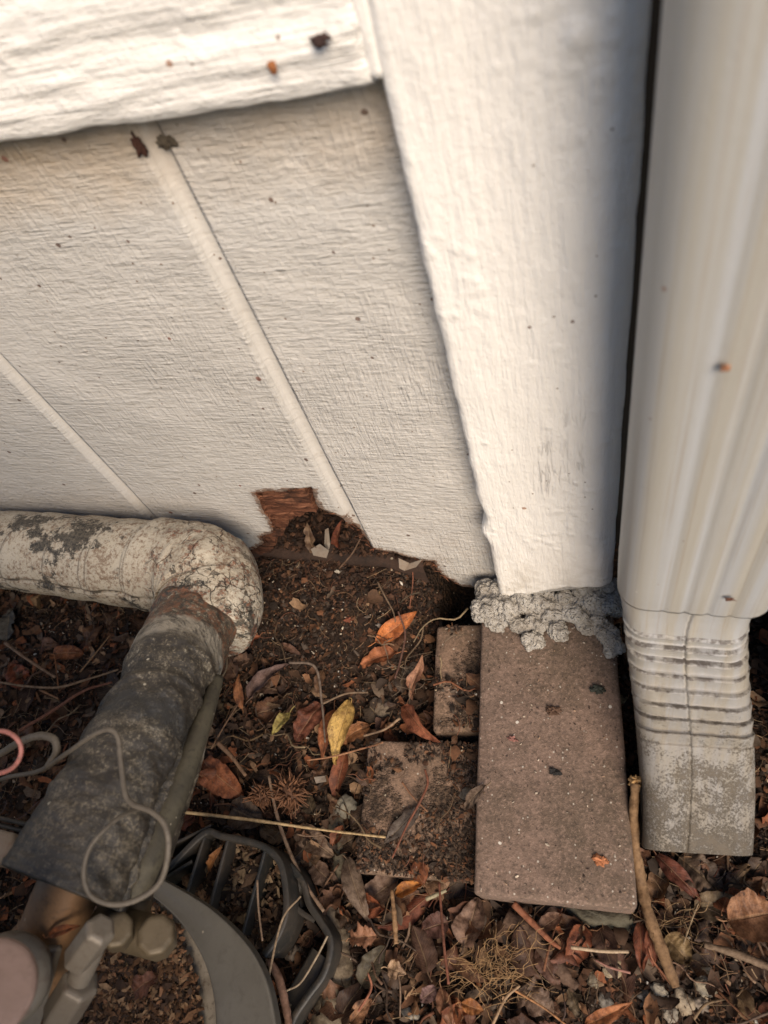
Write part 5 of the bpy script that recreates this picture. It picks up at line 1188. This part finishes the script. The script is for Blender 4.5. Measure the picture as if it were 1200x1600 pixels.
# fine straw and rootlet fibres through the litter
def fibres(name, N, seed):
    rs = np.random.RandomState(seed); X, Yp = samp_ground(rs, N); N = len(X); ns = 5
    a = rs.uniform(0, 2 * np.pi, N); L = rs.uniform(.006, .024, N); bend = rs.normal(0, 1.3, N); r0 = rs.uniform(.00013, .00032, N)
    t = np.linspace(-.5, .5, ns); ang = a[:, None] + bend[:, None] * t[None]; dx = np.cos(ang) * L[:, None] / ns; dy = np.sin(ang) * L[:, None] / ns
    px = X[:, None] + np.cumsum(dx, 1) - dx.sum(1, keepdims=True) / 2; py = Yp[:, None] + np.cumsum(dy, 1) - dy.sum(1, keepdims=True) / 2
    pz = top_z(X, Yp)[:, None] + .0015 + rs.uniform(0, .006, N)[:, None] + rs.normal(0, .12, N)[:, None] * t[None] * L[:, None]
    c = np.stack([px, py, pz], -1); nrm = np.stack([-np.sin(ang), np.cos(ang), 0 * ang], -1); up = np.array([0, 0, 1.0])
    V = np.stack([c + nrm * r0[:, None, None], c + up * r0[:, None, None], c - nrm * r0[:, None, None], c - up * r0[:, None, None]], 2).reshape(-1, 3)
    f = gridfaces(ns, 4, True); Fq = (f[None] + (np.arange(N) * ns * 4)[:, None, None]).reshape(-1, 4)
    me = make_mesh(name, V, Fq, MT['chips']); pal = np.array([(.20, .12, .065), (.12, .07, .04), (.30, .21, .12), (.07, .045, .03), (.17, .07, .04)])
    ci = pal[rs.randint(0, 5, N)] * rs.uniform(.6, 1.3, (N, 1)); at = me.color_attributes.new('col', 'FLOAT_COLOR', 'POINT')
    at.data.foreach_set('color', np.repeat(np.concatenate([ci, np.ones((N, 1))], 1), ns * 4, 0).astype(np.float32).ravel())
    return tag(obj(name, me), 'fine straw and rootlet fibres mixed through the leaf litter', 'fibres', None, 'stuff')
fibres('litter_fibres', 9500, 3)

# scraps of broken leaf matted together
def leaf_bits(name, N, seed):
    rs = np.random.RandomState(seed); X, Yp = samp_ground(rs, N); px, py = pj(np.stack([X, Yp, gz(X, Yp)], -1))
    k = ~((px > 400) & (px < 730) & (py < 1050) & (rs.uniform(0, 1, len(X)) < .95)) & ~(on_brick(X, Yp, G3) & (rs.uniform(0, 1, len(X)) < .8)) & ~(on_brick(X, Yp, G2) & (rs.uniform(0, 1, len(X)) < .7)) & (Yp < .25)
    X, Yp = X[k], Yp[k]; N = len(X); nu, nv = 5, 3
    u = np.linspace(0, 1, nu)[None, :, None]; v = np.linspace(-1, 1, nv)[None, None, :]
    L = rs.uniform(.005, .017, N)[:, None, None]; W = L * rs.uniform(.25, .7, N)[:, None, None]; fold = rs.uniform(-.7, .9, N)[:, None, None]; arch = rs.uniform(-.7, .7, N)[:, None, None]
    wd = np.sin(np.pi * (.12 + .80 * u)) ** .7 * (1 + rs.uniform(-.45, .45, (N, nu, nv)))
    x = (u - .5) * L * (1 + rs.uniform(-.12, .12, (N, nu, nv))); y = v * wd * W / 2; z = fold * np.abs(y) - arch * L * (u - .5) ** 2 * 2 + rs.uniform(-.05, .05, (N, nu, nv)) * L
    x, y, z = (a.reshape(N, -1) for a in np.broadcast_arrays(x, y, z))
    a, b, c = rs.normal(0, .45, (N, 1)), rs.normal(0, .35, (N, 1)), rs.uniform(0, 6.28, (N, 1))
    y, z = y * np.cos(a) - z * np.sin(a), y * np.sin(a) + z * np.cos(a); x, z = x * np.cos(b) + z * np.sin(b), -x * np.sin(b) + z * np.cos(b); x, y = x * np.cos(c) - y * np.sin(c), x * np.sin(c) + y * np.cos(c)
    V = np.stack([x + X[:, None], y + Yp[:, None], z + (top_z(X, Yp) + rs.uniform(.001, .006, N))[:, None]], -1).reshape(-1, 3)
    f = gridfaces(nu, nv); Fq = (f[None] + (np.arange(N) * nu * nv)[:, None, None]).reshape(-1, 4); me = make_mesh(name, V, Fq, MT['chips'])
    pal = np.array([(.13, .06, .03), (.20, .10, .05), (.075, .04, .022), (.05, .028, .017), (.24, .085, .035), (.26, .16, .09), (.12, .085, .058), (.09, .045, .024), (.03, .02, .014)])
    ci = pal[rs.randint(0, len(pal), N)] * rs.uniform(.6, 1.3, (N, 1)); at = me.color_attributes.new('col', 'FLOAT_COLOR', 'POINT')
    at.data.foreach_set('color', np.repeat(np.concatenate([ci, np.ones((N, 1))], 1), nu * nv, 0).astype(np.float32).ravel())
    return tag(obj(name, me), 'matted scraps of broken brown leaves covering the ground', 'leaf scraps', None, 'stuff')
leaf_bits('leaf_scraps', 8200, 12)
